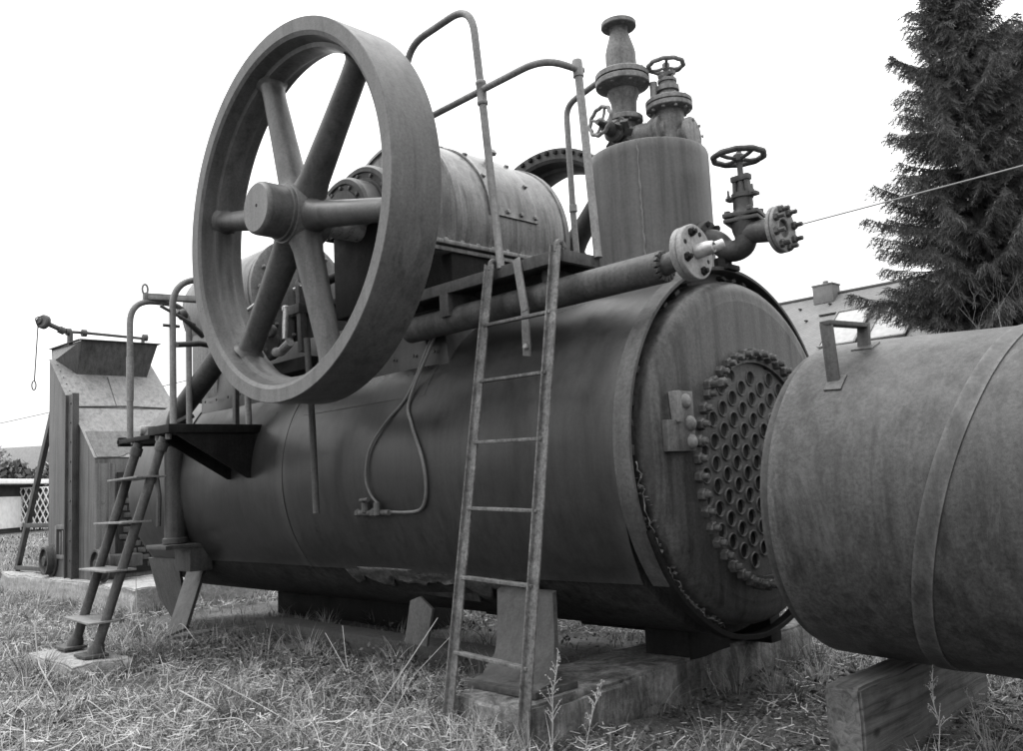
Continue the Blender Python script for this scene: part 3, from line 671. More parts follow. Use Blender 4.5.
m.disc(c+Vector((-.05, 0, 0)), (1, 0, 0), .03, .05, 6); m.disc(c+Vector((-.22, 0, 0)), (1, 0, 0), .025, .035, 6); m.tube([c+Vector((-.13, -.03, .08)), c+Vector((-.03, -.04, .085))], .012); m.build('drain_cock', M['iron'], E)

# ------------------------------------------------------------------ boiler feet
def foot(x, y0, y1, ztop, zb, w, lean):
    m = MB(); pr = []; n = 10
    path = [(y0, ztop)]; 
    for k in range(1, n+1):
        t = k/n; path.append((y0+(y1-y0)*(.72*t+.28*t**6), ztop+(zb+.05-ztop)*t))
    path += [(y1-.03, zb+.035), (y1-.09, zb+.03)]
    vs = []; fs = []; L = len(path)
    for s_ in (0, 1):
        for (y, z) in path:
            for u in (0, 1): vs.append((x+lean*(z-zb)+(u-.5)*w*(1 if z > zb+.1 else 1.12), y+s_*.03, z+s_*.012))
    for s_ in (0, 1):
        for i in range(L-1): b = s_*L*2+i*2; fs.append((b, b+1, b+3, b+2))
    for i in range(L-1): fs.append((i*2, i*2+2, L*2+i*2+2, L*2+i*2)); fs.append((i*2+1, i*2+3, L*2+i*2+3, L*2+i*2+1))
    fs.append((0, 1, L*2+1, L*2)); b = (L-1)*2; fs.append((b, b+1, L*2+b+1, L*2+b)); m.add(vs, fs)
    m.box((x, y1+.02, zb+.016), (w*1.15, .30, .032), None, .004)
    return m.build('support_foot', M['iron'], E, 50)
foot(-.70, -.86, -1.12, .58, .15, .42, -.45)
m = MB(); m.bar((-5.14, -.70, .60), (-4.88, -1.02, .06), .27, .03, (0, -.8, .6)); m.build('support_foot', M['iron'], E, 50)
for x, w_ in ((-.55, .3), (-4.35, 2.2)): m = MB(); m.box((x, .12 if x > -2 else .45, .24 if x > -2 else .12), (w_, .42, .32 if x > -2 else .22), None, .015); m.jitter(.01, 5); m.build('saddle_and_shade_block', M['black'], E)  # short block is a support; long black one stands in for belly shadow
m = MB(); m.prism([(-2.0, -.78, .46), (-1.90, -.78, .49), (-1.78, -.78, .42), (-1.80, -.82, .20), (-2.02, -.82, .21)], (0, .02, 0), .003); m.jitter(.004, 9); m.build('hanger_plate', M['iron'], E)
vs = []; fs = []; nx_ = 70
for j in range(nx_+1):
    x = -2.75+j*.026; a1 = 226+7*max(0, mnoise.noise(Vector((x*3.1, 0, 2))))*2.2+3*mnoise.noise(Vector((x*13, 1, 5)))
    for i in range(7): vs.append(cyl_pt(x, R_(219+(a1-219)*i/6), .999+.012*mnoise.noise(Vector((x*5, i*.8, 3)))*i/3))
for j in range(nx_):
    for i in range(6): fs.append((j*7+i, j*7+i+1, (j+1)*7+i+1, (j+1)*7+i))
m = MB(); m.add(vs, fs); o = m.build('torn_skirt', M['ladder'], E, 60); md = o.modifiers.new('t', 'SOLIDIFY'); md.thickness = .004
m = MB(); m.box((-1.9, -.55, .55), (.7, .12, .16), Matrix.Rotation(.4, 3, 'X'), .02); m.jitter(.02, 6); m.build('torn_cladding', M['shell'], E)

# ------------------------------------------------------------------ platform with hoops
m = MB(); m.box((-3.78, -1.24, 1.672), (.36, .78, .062), None, .005)
m.box((-4.25, -1.38, 1.635), (.62, .50, .035), None, .005); m.box((-4.53, -1.38, 1.635), (.035, .5, .07), None, .004); pl = m.build('platform', M['black'], E)
m = MB(); m.prism([(-3.615, -1.58, 1.636), (-3.615, -.88, 1.636), (-3.615, -.88, 1.30), (-3.615, -1.02, 1.30)], (-.02, 0, 0), .003); m.prism([(-3.93, -1.58, 1.636), (-3.93, -.88, 1.636), (-3.93, -.88, 1.30), (-3.93, -1.02, 1.30)], (-.02, 0, 0), .003)
m.box((-3.78, -.93, 1.46), (.34, .04, .36), None, .005); m.build('gusset', M['black'], pl)
m = MB()
for p in ((-3.72, -1.58), (-3.9, -1.58), (-4.3, -1.6), (-4.45, -1.2)): m.bolt((p[0], p[1], 1.64), (0, 0, -1), .022, .04)
m.build('platform_bolt', M['rail'], pl)
m = MB(); m.tube([(-4.45, -1.57, 1.64), (-4.45, -1.57, 2.765), (-4.45, -1.09, 2.765), (-4.45, -1.09, 1.64)], .0245, .2, 14, 9); m.lathe([(.028, 0), (.028, .35)], (-4.45, -1.57, 1.95), (0, 0, 1), 14); m.build('guard_hoop', M['rail'], pl)
m = MB(); m.tube([(-3.66, -1.57, 1.70), (-3.66, -1.57, 2.78), (-3.66, -1.02, 2.80), (-3.66, -.98, 1.70)], .0245, .24, 14, 9); m.build('guard_hoop', M['rail'], pl)
m = MB(); m.bar((-4.45, -1.46, 2.80), (-4.25, -.62, 2.80), .06, .012, (1, .2, 0)); m.bar((-4.45, -1.43, 2.79), (-4.25, -.9, 2.785), .05, .03)
m.tube([Vector((-4.45, -1.45, 2.86))+Vector((0, .022*math.cos(a), .04*math.sin(a))) for a in np.linspace(0, 2*PI, 17)], .009, n=8); m.bar((-4.45, -1.45, 2.76), (-4.45, -1.45, 2.83), .04, .03, (0, 1, 0)); m.build('hook_bar', M['rail'], pl)
m = MB(); m.tube([(-3.75, -1.5, 2.3), (-3.8, -1.3, 2.33), (-3.95, -.95, 2.33)], .022); m.tube([(-3.75, -1.5, 2.55), (-3.85, -1.25, 2.40)], .022); m.disc((-3.75, -1.48, 2.52), (0, 1, .4), .04, .05, 12); m.tube([(-3.66, -1.66, 2.56), (-3.66, -1.4, 2.44)], .012); m.tube([(-3.66, -1.64, 2.42), (-3.66, -1.52, 2.42)], .012); m.build('water_cock', M['iron'], pl)
MB().bar((-4.6, -1.0, 1.86), (-4.95, -1.3, 1.66), .09, .03).build('treadle', M['iron'], pl)
m = MB(); m.disc((-4.2, -1.52, 1.655), (0, 0, 1), .05, .08, 14); m.disc((-4.2, -1.54, 1.70), (-.3, -1, 0), .04, .05, 12); m.build('treadle_knob', M['cage'], pl)

# ------------------------------------------------------------------ steps to the platform
ST = thing('steel_steps', (-4.25, -1.95, .12), 'steep steel steps with five flat treads leading up to the small platform', 'steps')
fa, fb = Vector((-4.02, -1.98, .12)), Vector((-4.55, -1.94, .12)); ta, tb = Vector((-3.78, -1.585, 1.62)), Vector((-4.24, -1.585, 1.61))
for f_, t_ in ((fa, ta), (fb, tb)):
    MB().tube([f_, t_], .034, n=16).build('stringer', M['iron'], ST)
    m = MB(); m.box(f_+Vector((0, -.02, .012)), (.22, .16, .02), None, .004); m.lathe([(.055, 0), (.055, .05), (.04, .09)], f_, (t_-f_), 16); m.build('foot_plate', M['iron'], ST)
    MB().lathe([(.045, 0), (.045, .06), (.036, .065)], t_-(t_-f_).normalized()*.1, (t_-f_), 16).build('collar', M['iron'], ST)
for u in (.14, .37, .59, .80):
    a = fa.lerp(ta, u); b = fb.lerp(tb, u); m = MB(); m.bar(b+Vector((-.04, -.02, .02)), a+Vector((.06, -.02, .02)), .21, .014); m.build('tread', M['rail'], ST)
# ------------------------------------------------------------------ ladder
LD = thing('ladder', (-.63, -1.43, .05), 'narrow rusty steel ladder hooked over the walkway, standing against the boiler', 'ladder')
LT, LB = Vector((-.90, -.985, 2.36)), Vector((-.885, -1.43, .02)); RT, RB = Vector((-.40, -.985, 2.355)), Vector((-.372, -1.43, -.01))
for T_, B_, sg in ((LT, LB, 1), (RT, RB, -1)):
    m = MB(); m.bar(B_, T_, .010, .058, (1, 0, 0), .002); m.bar(B_+Vector((-.024, .0, .02)), T_+Vector((-.024, .0, .006)), .04, .007, (1, 0, 0), .002)
    k = Vector((0, .0, 0)); m.tube([T_+Vector((0, 0, -.03)), T_+Vector((0, .005, .02)), T_+Vector((0, .04, .03)), T_+Vector((0, .055, .0))], .016, .02, 8); m.jitter(.0025, 9)
    m.build('rail', M['ladder'], LD, 40)
for z in (.322, .678, 1.019, 1.357, 1.683, 1.99, ):
    u = (z+.005)/2.34; a = LB.lerp(LT, u); b = RB.lerp(RT, u); m = MB(); m.bar(a+Vector((.005, .004, .0)), b+Vector((-.005, .004, .0)), .038, .016, (0, 0, 1), .003); m.jitter(.002, 12); m.build('rung', M['ladder'], LD, 40)

# ------------------------------------------------------------------ plinths
def block(name, c, d, label, mat, amp=.012, sc_=5, rot=0, parent=None, cuts=14, cat='plinth', chips=.02):
    b = bmesh.new(); bmesh.ops.create_cube(b, size=1)
    for v in b.verts: v.co = Vector((v.co.x*d[0], v.co.y*d[1], v.co.z*d[2]))
    bmesh.ops.bevel(b, geom=list(b.edges), offset=.012, segments=2, affect='EDGES')
    bmesh.ops.subdivide_edges(b, edges=[e for e in b.edges if e.calc_length() > .1], cuts=cuts, use_grid_fill=True)
    for v in b.verts:
        n = mnoise.noise_vector(v.co*sc_+Vector((c[0]*3, 1.7, 4)))*amp+mnoise.noise_vector(v.co*22+Vector((c[0], 0, 0)))*amp*.4
        e = sum(abs(v.co[i]) > d[i]/2-.03 for i in range(3))
        if e >= 2:
            q = max(0, mnoise.noise(v.co*7+Vector((3, c[1], 0))))*chips
            for i in range(3): v.co[i] -= math.copysign(q if abs(v.co[i]) > d[i]/2-.03 else 0, v.co[i])
        v.co += n
    b.transform(Matrix.Translation(c) @ Matrix.Rotation(rot, 4, 'Z'))
    m = MB(); m.bm(b); o = m.build(name, M[mat], parent, 50, loc=(c[0], c[1], c[2]-d[2]/2)); tag(o, label, cat); return o
block('concrete_plinth', (-.66, .0, -.075), (.53, 2.72, .45), 'long cracked concrete plinth under the tube-plate end of the boiler', 'concrete', .008, 4, 0, None, 18, chips=.06)
block('concrete_plinth', (-4.9, 0, -.16), (.6, 2.3, .34), 'low concrete plinth behind the steps under the boiler', 'concrete', .014, 4)
block('concrete_slab', (-9.25, .15, .06), (4.8, 1.5, .44), 'concrete slab under the hopper furnace housing', 'pad', .02, 3, 0, None, 20, 'slab', .05)
block('concrete_pad', (-4.27, -2.0, .0), (.92, .42, .22), 'small pale concrete pad under the feet of the steps', 'pad', .012, 5, 0, None, 10, 'pad', .04)
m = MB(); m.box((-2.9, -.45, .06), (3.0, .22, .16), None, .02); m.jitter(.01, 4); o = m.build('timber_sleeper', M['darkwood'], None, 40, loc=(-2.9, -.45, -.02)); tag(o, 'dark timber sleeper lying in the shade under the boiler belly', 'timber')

# ------------------------------------------------------------------ loose smokebox section on its beam
SB = thing('smokebox_drum', (1.2, -.09, .25), 'rusty riveted steel smokebox drum with a bar handle lying on a timber beam', 'boiler drum')
sa, sb_ = R_(-2.29), R_(-2.62); AX = Vector((math.cos(sa)*math.cos(sb_), math.sin(sa)*math.cos(sb_), math.sin(sb_)))
SO = Vector((.60, -.067, 1.0175)); SS = Vector((-math.sin(sa), math.cos(sa), 0)); SU = AX.cross(SS); SR = .735
def sdrum(k0, k1, r, a0, a1, th, nx, na, tilt=0, amp=.006):
    vs = []; fs = []; 
    for l in (0, 1):
        for i in range(na+1):
            a = a0+(a1-a0)*i/na; n = SS*math.cos(a)+SU*math.sin(a)
            for j in range(nx+1):
                k = k0+(k1-k0)*j/nx+tilt*math.sin(a)
                d = mnoise.noise(Vector((k*2.2, a*1.5, 9)))*amp+mnoise.noise(Vector((k*7, a*5, 2)))*amp*.2
                vs.append(SO+AX*k+n*(r+d-l*th))
    kk = nx+1; S = (na+1)*kk
    for l in (0, 1):
        for i in range(na):
            for j in range(nx): fs.append((l*S+i*kk+j, l*S+i*kk+j+1, l*S+(i+1)*kk+j+1, l*S+(i+1)*kk+j))
    for i in range(na): fs += [(i*kk, (i+1)*kk, S+(i+1)*kk, S+i*kk), (i*kk+nx, (i+1)*kk+nx, S+(i+1)*kk+nx, S+i*kk+nx)]
    m = MB(); m.add(vs, fs); return m
sdrum(0, 2.3, SR, 0, 2*PI, .012, 40, 128).build('shell', M['smoke'], SB, 60)
sdrum(.655, .735, SR+.006, R_(-95), R_(265), .012, 6, 128, .2).build('joint_strap', M['strap'], SB, 60)
sdrum(-.05, .012, SR-.022, 0, 2*PI, .012, 4, 128).build('end_ring', M['iron'], SB, 60)
m = MB(); m.lathe([(SR-.02, 0), (SR-.02, .02), (0, .02)], SO+AX*2.25, AX, 48); m.build('end_plate', M['smoke'], SB)
def sp(k, a, h): n = SS*math.cos(a)+SU*math.sin(a); return SO+AX*k+n*(SR+h)
a0, a1 = R_(136), R_(112); m = MB(); hl = sp(.22, a0, -.01); hr_ = sp(.24, a1, -.01); tl = Vector((hl.x-.01, hl.y, 1.785)); tr_ = Vector((hr_.x, hr_.y+.02, 1.79))
m.bar(hl, tl, .055, .02, (0, 1, 0)); m.bar(hr_, tr_, .055, .02, (0, 1, 0)); m.bar(tl+Vector((0, -.012, 0)), tr_+Vector((0, .012, 0)), .055, .02); m.jitter(.002, 9); m.build('handle', M['iron'], SB)
for a_, k0, k1 in ((a0, .19, .27), (a1, .20, .30)): MB().bar(sp(k0, a_, .004), sp(k1, a_, .004), .09, .008, sp(0, a_, 1)-sp(0, a_, 0)).build('handle_pad', M['smoke'], SB)
b_ = bmesh.new(); bmesh.ops.create_cube(b_, size=1)
for v in b_.verts: v.co = Vector((v.co.x*.16, v.co.y*1.46, v.co.z*.46))
bmesh.ops.bevel(b_, geom=list(b_.edges), offset=.011, segments=2, affect='EDGES'); bmesh.ops.subdivide_edges(b_, edges=[e for e in b_.edges if e.calc_length() > .1], cuts=18, use_grid_fill=True); b_.transform(Matrix.Translation((.765, .05, .02)))
m = MB(); m.bm(b_); m.jitter(.006, 4); m.jitter(.003, 17); o = m.build('timber_beam', M['wood'], None, 40, loc=(.765, .05, -.2)); tag(o, 'squared weathered timber beam carrying the loose smokebox drum', 'beam')

# ------------------------------------------------------------------ hopper furnace housing
FH = thing('furnace_housing', (-9.2, .2, .28), 'sheet steel furnace housing with sloping roof and fuel hopper beyond the boiler', 'furnace')
zb = .28; Y0, Y1 = -.45, .88
RP = [(-10.07, 3.10), (-9.66, 2.765), (-9.27, 2.435), (-8.855, 2.074), (-8.40, 1.69)]
m = MB(); m.prism([(-10.05, Y0, zb)]+[(x, Y0, z) for x, z in RP]+[(-8.385, Y0, zb)], (0, Y1-Y0, 0), .004); m.build('body', M['flue_d'], FH)
def onroof(x):
    x = min(max(x, RP[0][0]), RP[-1][0])
    for (a, b), (c, d) in zip(RP, RP[1:]):
        if a <= x <= c+1e-6: return b+(d-b)*(x-a)/(c-a)
def roof(x0, x1, ya0, ya1, yb0, yb1, h=.012):
    pts = [(x0, ya0, onroof(x0)+h), (x1, ya1, onroof(x1)+h), (x1, yb1, onroof(x1)+h), (x0, yb0, onroof(x0)+h)]
    m = MB(); m.prism(pts, (.006, 0, .008), 0); return m
roof(-10.06, -9.19, Y0-.012, Y0-.012, Y1+.012, Y1+.012).build('roof_sheet', M['flue'], FH)
roof(-9.18, -8.40, Y0-.012, Y0-.012, Y1+.012, Y1+.012).build('roof_sheet', M['flue'], FH)
roof(-8.80, -8.395, Y0+.02, Y0+.02, .72, -.16, .02).build('chute_sheet', M['strap'], FH)
m = MB(); m.tube([(-9.185, Y0, onroof(-9.185)+.03), (-9.185, .2, onroof(-9.185)+.05), (-9.185, Y1, onroof(-9.185)+.03)], .010); m.bar((-9.75, .18, onroof(-9.75)+.02), (-9.2, .10, onroof(-9.2)+.02), .012, .016)
for k in range(6): m.bolt((-9.95+k*.12, Y0+.06, onroof(-9.95+k*.12)+.02), (.6, 0, .8), .010, .008)
m.build('roof_rib', M['iron'], FH)
m = MB(); m.box((-9.06, Y0-.03, 1.41), (.27, .05, 2.25), None, .004); m.box((-9.185, Y0-.06, 1.41), (.03, .05, 2.25), None, .003); m.box((-8.935, Y0-.06, 1.41), (.03, .05, 2.25), None, .003)
for k in range(9): m.bolt((-9.06, Y0-.058, .5+k*.24), (0, -1, 0), .012, .01)
m.build('channel_post', M['iron'], FH)
m = MB(); m.box((-9.48, Y0-.012, .90), (.36, .03, .06), None, .004); m.box((-9.48, Y0-.012, .53), (.42, .03, .05), None, .004); m.box((-9.69, Y0-.012, .72), (.06, .03, .4), None, .004); m.box((-9.28, Y0-.012, .72), (.06, .03, .4), None, .004); m.build('door_frame', M['flue_d'], FH)
m = MB(); m.box((-9.48, Y0-.004, .72), (.36, .012, .34), None, 0); m.build('ash_opening', M['soot'], FH)
m = MB()
for k in range(3): m.box((-9.54+.09*k, Y0-.012, .70), (.035, .02, .28+.04*(k % 2)), None, .003)
m.build('ash_grate', M['mid'], FH)
m = MB(); m.box((-8.375, -.34, .97), (.02, .22, 1.34), None, .003); m.box((-8.36, -.30, 1.0), (.012, .02, 1.3), None, .002); m.disc((-8.365, -.37, 1.18), (1, 0, 0), .02, .004, 10); m.build('front_panel', M['flue_d'], FH)
m = MB(); m.box((-8.375, .22, .93), (.02, .85, 1.2), None, .003); m.build('grate_face', M['soot'], FH)
m = MB()
for i in range(13):
    for j in range(6):
        if random.random() < .8: m.box((-8.36, -.14+j*.11+(.05 if i % 2 else 0), .42+i*.085), (.02, .09, .06), None, .006)
m.jitter(.006, 12); m.build('brick_lining', M['iron'], FH)
T4 = [(-9.62, -.20, 3.32), (-9.62, .80, 3.33), (-10.62, .80, 3.34), (-10.62, -.26, 3.33)]; B4 = [(-9.80, -.20, 2.86), (-9.80, .71, 2.86), (-10.12, .74, 3.06), (-10.10, -.41, 3.08)]
m = MB()
for i in range(4):
    a, b, c, d = T4[i], T4[(i+1) % 4], B4[(i+1) % 4], B4[i]; m.add([a, b, c, d], [(0, 1, 2, 3)])
o = m.build('hopper', M['hopper'], FH, 0); md = o.modifiers.new('t', 'SOLIDIFY'); md.thickness = .012
m = MB(); m.bar((-9.61, -.23, 3.33), (-9.61, .84, 3.34), .07, .012); m.bar((-10.62, -.27, 3.34), (-9.61, -.22, 3.33), .05, .012); m.bar((-10.62, .81, 3.345), (-9.61, .81, 3.335), .05, .012); m.prism([(-10.55, -.22, 3.25), (-9.66, -.16, 3.25), (-9.66, .76, 3.25), (-10.55, .76, 3.25)], (0, 0, .01)); m.build('hopper_lip', M['hopper'], o)
LX = -10.0
m = MB(); m.tube([(LX, -.30, 3.49), (LX, -.04, 3.495), (LX, .82, 3.475)], .020)
for y in (-.24, -.04, .79): m.lathe([(.05, -.03), (.05, .03)], (LX, y, 3.49), (0, 1, 0), 14)
m.bar((LX, -.22, 3.33), (LX, -.22, 3.49), .12, .04, (0, 1, 0)); m.bar((LX, .76, 3.33), (LX, .76, 3.48), .06, .03, (0, 1, 0))
m.tube([(LX, -.28, 3.49), (LX, -.55, 3.60)], .033, n=12); m.disc((LX, -.29, 3.49), (0, -1, .4), .05, .08, 14); m.build('lever_shaft', M['iron'], FH)
m = MB(); m.disc((LX, -.52, 3.59), (.45, -.85, .15), .095, .08, 28, .015); m.disc((LX, -.58, 3.60), (.45, -.85, .15), .045, .05, 16); m.build('counterweight', M['iron'], FH)
HK = thing('pull_wire', (LX, -.65, 2.65), 'thin pull wire with an end loop hanging from the counterweight', 'pull wire')
m = MB(); m.tube([(LX, -.55, 3.64), (LX, -.60, 3.67), (LX, -.655, 3.64), (LX, -.64, 3.58), (LX, -.62, 3.53), (LX, -.655, 2.80)], .008, .03, 8); m.build('wire', M['iron'], HK)
m = MB(); m.tube([Vector((LX, -.66, 2.745))+Vector((0, .025*math.cos(a), .06*math.sin(a))) for a in np.linspace(0, 2*PI, 17)], .008, n=8); m.build('loop', M['iron'], HK)
for x, y in ((-9.85, -.50), (-8.05, -.5)):
    m = MB(); m.lathe([(.04, -.05), (.06, -.05), (.07, -.02), (.14, -.015), (.15, -.05), (.175, -.05), (.175, .03), (.205, .035), (.205, .05), (0, .05)], (x, y-.02, zb+.2), (0, 1, 0), 36); m.build('wheel', M['iron'], FH)
m = MB(); m.box((-8.2, -.2, .5), (.4, .3, .14), None, .01); m.build('wheel_frame', M['iron'], FH)
m = MB(); m.bar((-10.15, -.36, 2.5), (-11.55, -.40, .30), .1, .06, (0, 1, 0)); m.bar((-11.55, -.4, .33), (-10.0, -.4, .35), .06, .06); m.bar((-11.05, -.4, .92), (-10.0, -.4, .92), .08, .06); m.bar((-10.3, -.36, 2.4), (-10.12, -.36, .9), .05, .05, (0, 1, 0)); m.build('stay', M['iron'], FH)

# ------------------------------------------------------------------ background: shed, hedge, houses, spruce, cable
SH = thing('garden_shed', (-47, 9, 0), 'low flat-roofed dark shed with white door at the left edge', 'shed')
def rotz(p, c, a): return (c[0]+(p[0]-c[0])*math.cos(a)-(p[1]-c[1])*math.sin(a), c[1]+(p[0]-c[0])*math.sin(a)+(p[1]-c[1])*math.cos(a), p[2])
def RB_(m, c, a):
    m.v = [rotz(p, c, a) for p in m.v]; return m
SC = (-47.6, 9.2); SA = R_(45)
RB_(MB().box((-47.6, 7.3, 1.15), (2.5, 5.2, 2.3), None, .02), SC, SA).build('wall', M['darkwood'], SH)
RB_(MB().box((-47.4, 8.2, 2.42), (4.0, 8.4, .22), None, .03), SC, SA).build('roof', M['white'], SH)
RB_(MB().box((-46.32, 6.9, .98), (.08, 2.2, 1.5), None, .02), SC, SA).build('door', M['white'], SH)
m = MB()
for k in range(5): m.box((-46.2, 9.6+k*.55, 1.15), (.12, .12, 2.3), None, .01)
RB_(m, SC, SA).build('post', M['darkwood'], SH)
FT = thing('lattice_fence', (-45.6, 10.6, 0), 'pale lattice panel with climbing leaves next to the dark shed', 'fence')
m = MB(); fa_, fb_ = Vector((-45.95, 8.84, 0)), Vector((-44.3, 10.95, 0))
for k in range(-3, 11):
    a = fa_.lerp(fb_, max(0, k/10)); b = fa_.lerp(fb_, min(1, (k+3.5)/10)); m.bar(a+Vector((0, 0, .1+max(0, -k)*.5)), b+Vector((0, 0, 2.1)), .05, .03, (1, -.8, 0), 0); m.bar(b+Vector((.03, -.02, .1)), a+Vector((.03, -.02, 2.1)), .05, .03, (1, -.8, 0), 0)
m.bar(fa_+Vector((0, 0, 2.12)), fb_+Vector((0, 0, 2.12)), .08, .06); m.bar(fa_, fa_+Vector((0, 0, 2.15)), .09, .09, (1, 0, 0)); m.build('lattice', M['white'], FT)

def leaf_mass(name, centers, radii, n, size, tones, mat, parent=None, loc=None):
    """many small leaf faces spread through uneven lumps"""
    c = np.array(centers); r = np.array(radii); idx = rng.integers(0, len(c), n)
    d = rng.normal(size=(n, 3)); d /= np.linalg.norm(d, axis=1)[:, None]; rad = r[idx]*(rng.random(n)**.4)[:, None]
    p = c[idx]+d*rad; u = rng.normal(size=(n, 3)); u /= np.linalg.norm(u, axis=1)[:, None]; w = np.cross(u, rng.normal(size=(n, 3))); w /= np.linalg.norm(w, axis=1)[:, None]
    s_ = size*(.6+.8*rng.random(n))[:, None]
    V = np.stack([p-u*s_, p+w*s_*.5, p+u*s_, p-w*s_*.5], 1).reshape(-1, 3); F = np.arange(4*n).reshape(-1, 4)
    return raw_mesh(name, V, F, np.repeat(rng.uniform(tones[0], tones[1], n), 4), mat, parent, loc)
def raw_mesh(name, V, F, tone, mat, parent=None, loc=None):
    me = bpy.data.meshes.new(name); base = Vector(loc) if loc is not None else (WLOC[parent.name] if parent else Vector((0, 0, 0)))
    V = np.asarray(V, np.float32)-np.array(base, np.float32); F = np.asarray(F, np.int32)
    me.vertices.add(len(V)); me.vertices.foreach_set('co', V.ravel()); k = F.shape[1]
    me.loops.add(F.size); me.loops.foreach_set('vertex_index', F.ravel()); me.polygons.add(len(F)); me.polygons.foreach_set('loop_start', np.arange(0, F.size, k, dtype=np.int32))
    if tone is not None:
        at = me.attributes.new('tone', 'FLOAT', 'POINT'); at.data.foreach_set('value', np.asarray(tone, np.float32))
    me.update(calc_edges=True); me.validate()
    o = bpy.data.objects.new(name, me); COL.objects.link(o); me.materials.append(mat)
    if parent: o.parent = parent; o.location = base-WLOC[parent.name]
    else: o.location = base
    WLOC[o.name] = base.copy(); return o
leaves = leaf_mass('climber', [tuple(fa_.lerp(fb_, .05+k*.125)+Vector((-.25, .2, 1.0+.3*math.sin(k*2.1)))) for k in range(8)], [(.35, .35, .8)]*8, 2600, .10, (.06, .4), M['grass'], FT)
# hedge row and far village
hc = [(-90+t*2.0-8+rng.normal()*.3, 10+t*2.3+rng.normal()*.3, 2.4+rng.normal()*.5) for t in np.linspace(0, 12, 34)]
hg = leaf_mass('hedge', hc, [(1.6, 1.6, 2.2+rng.random()) for _ in hc], 16000, .34, (.04, .13), M['needle'], None, (-86, 24, 0)); tag(hg, 'long dark clipped hedge far behind the shed roof', 'hedge')
def far_house(x, y, w, d, h, rh, a, lab, tone):
    t = thing('house', (x, y, 0), lab, 'house', 'far village houses')
    c = (x, y)
    RB_(MB().box((x, y, h/2), (w, d, h), None, .03), c, a).build('wall', M['wall'], t)
    m = MB(); m.prism([(x-w/2-.4, y-d/2-.5, h), (x-w/2-.4, y+d/2+.5, h), (x-w/2-.4, y, h+rh)], (w+.8, 0, 0), .02); RB_(m, c, a).build('roof', M[tone], t)
    m = MB()
    for k in range(3): m.box((x-w*.3+k*w*.3, y-d/2, h*.6), (1.1, .1, 1.3), None, 0)
    RB_(m, c, a).build('window', M['darkwood'], t)
far_house(-148, 36, 13, 9, 6.2, 4.2, R_(40), 'pale far house with low roof behind the hedge, left edge', 'stonechim')
far_house(-150, 49, 12, 9, 5.4, 4.5, R_(60), 'pale far house just left of the hopper housing', 'stonechim')
m = MB()
pts = []
for k in range(60):
    t = R_(90+k*2.6); r = 330; pts.append((2.5+r*math.cos(t), -4.3+r*math.sin(t), 9+4*math.sin(k*.5)+3*math.sin(k*.21+1)))
vs = [(p[0], p[1], -.5) for p in pts]+pts+[(2.5+(p[0]-2.5)*1.6, -4.3+(p[1]+4.3)*1.6, p[2]*1.2) for p in pts]
n = len(pts); fs = [(i, i+1, n+i+1, n+i) for i in range(n-1)]+[(n+i, n+i+1, 2*n+i+1, 2*n+i) for i in range(n-1)]
# (gentle rise: front slope is drawn out so it reads as a field)
vs[:n] = [(2.5+(p[0]-2.5)*.62, -4.3+(p[1]+4.3)*.62, -.4) for p in pts]
m.add(vs, fs); o = m.build('hills', M['hill'], None, 60); tag(o, kind='structure')

dc = [(-118+t*1.9+rng.normal()*1.2, 14+t*2.9+rng.normal()*1.2, 2.6+rng.random()*2.6) for t in np.linspace(0, 12, 26)]
o = leaf_mass('distant_shrubs', dc, [(2.2, 2.2, 2.0+1.5*rng.random()) for _ in dc], 26000, .26, (.08, .45), M['grass'], None, (-112, 28, 0)); tag(o, 'far mixed shrubs and trees behind the hedge', 'shrubs', kind='stuff')
# house with tiled roof at the right
HH = thing('tiled_house', (-15, 33, 0), 'house with pale tiled roof, small chimney and skylights behind the spruce', 'house')
hx0, hx1, yr, zr, ye, ze = -24.0, -7.0, 36.0, 9.24, 30.0, 4.6
def uvplane(name, pts, uv, mat, parent, th=.15):
    me = bpy.data.meshes.new(name); off = WLOC[parent.name]
    n = (Vector(pts[1])-Vector(pts[0])).cross(Vector(pts[3])-Vector(pts[0])).normalized()*th
    V = [Vector(p)-off for p in pts]+[Vector(p)-off-n for p in pts]
    me.from_pydata([tuple(v) for v in V], [], [(0, 1, 2, 3), (7, 6, 5, 4), (0, 4, 5, 1), (1, 5, 6, 2), (2, 6, 7, 3), (3, 7, 4, 0)])
    l = me.uv_layers.new(); 
    for i in range(4): l.data[i].uv = uv[i]
    me.update(); o = bpy.data.objects.new(name, me); COL.objects.link(o); o.parent = parent; me.materials.append(mat); WLOC[o.name] = off.copy(); return o
MB().box(((hx0+hx1)/2, yr, ze/2), (hx1-hx0-1, 10.4, ze), None, .02).build('wall', M['wall'], HH)
m = MB(); m.prism([(hx0+.6, ye+.6, ze), (hx0+.6, 2*yr-ye-.6, ze), (hx0+.6, yr, zr-.3)], (hx1-hx0-1.2, 0, 0), 0); m.build('gable', M['wall'], HH)
rf = uvplane('roof', [(hx0, ye, ze), (hx1, ye, ze), (hx1, yr, zr), (hx0, yr, zr)], [(0, 0), (17, 0), (17, 7.8), (0, 7.8)], M['roof'], HH)
uvplane('roof', [(hx1, 2*yr-ye, ze), (hx0, 2*yr-ye, ze), (hx0, yr, zr), (hx1, yr, zr)], [(0, 0), (17, 0), (17, 7.8), (0, 7.8)], M['roof'], HH)
m = MB(); m.box((-16.4, yr-.2, zr+.02), (1.0, .8, .9), None, .03); m.box((-16.4, yr-.2, zr+.46), (1.06, .86, .08), None, .02); m.disc((-16.4, yr-.2, zr+.48), (0, 0, 1), .13, .2, 14); m.build('chimney', M['stonechim'], rf)
def onr(y, h=.05): return ze+(zr-ze)*(y-ye)/(yr-ye)+h
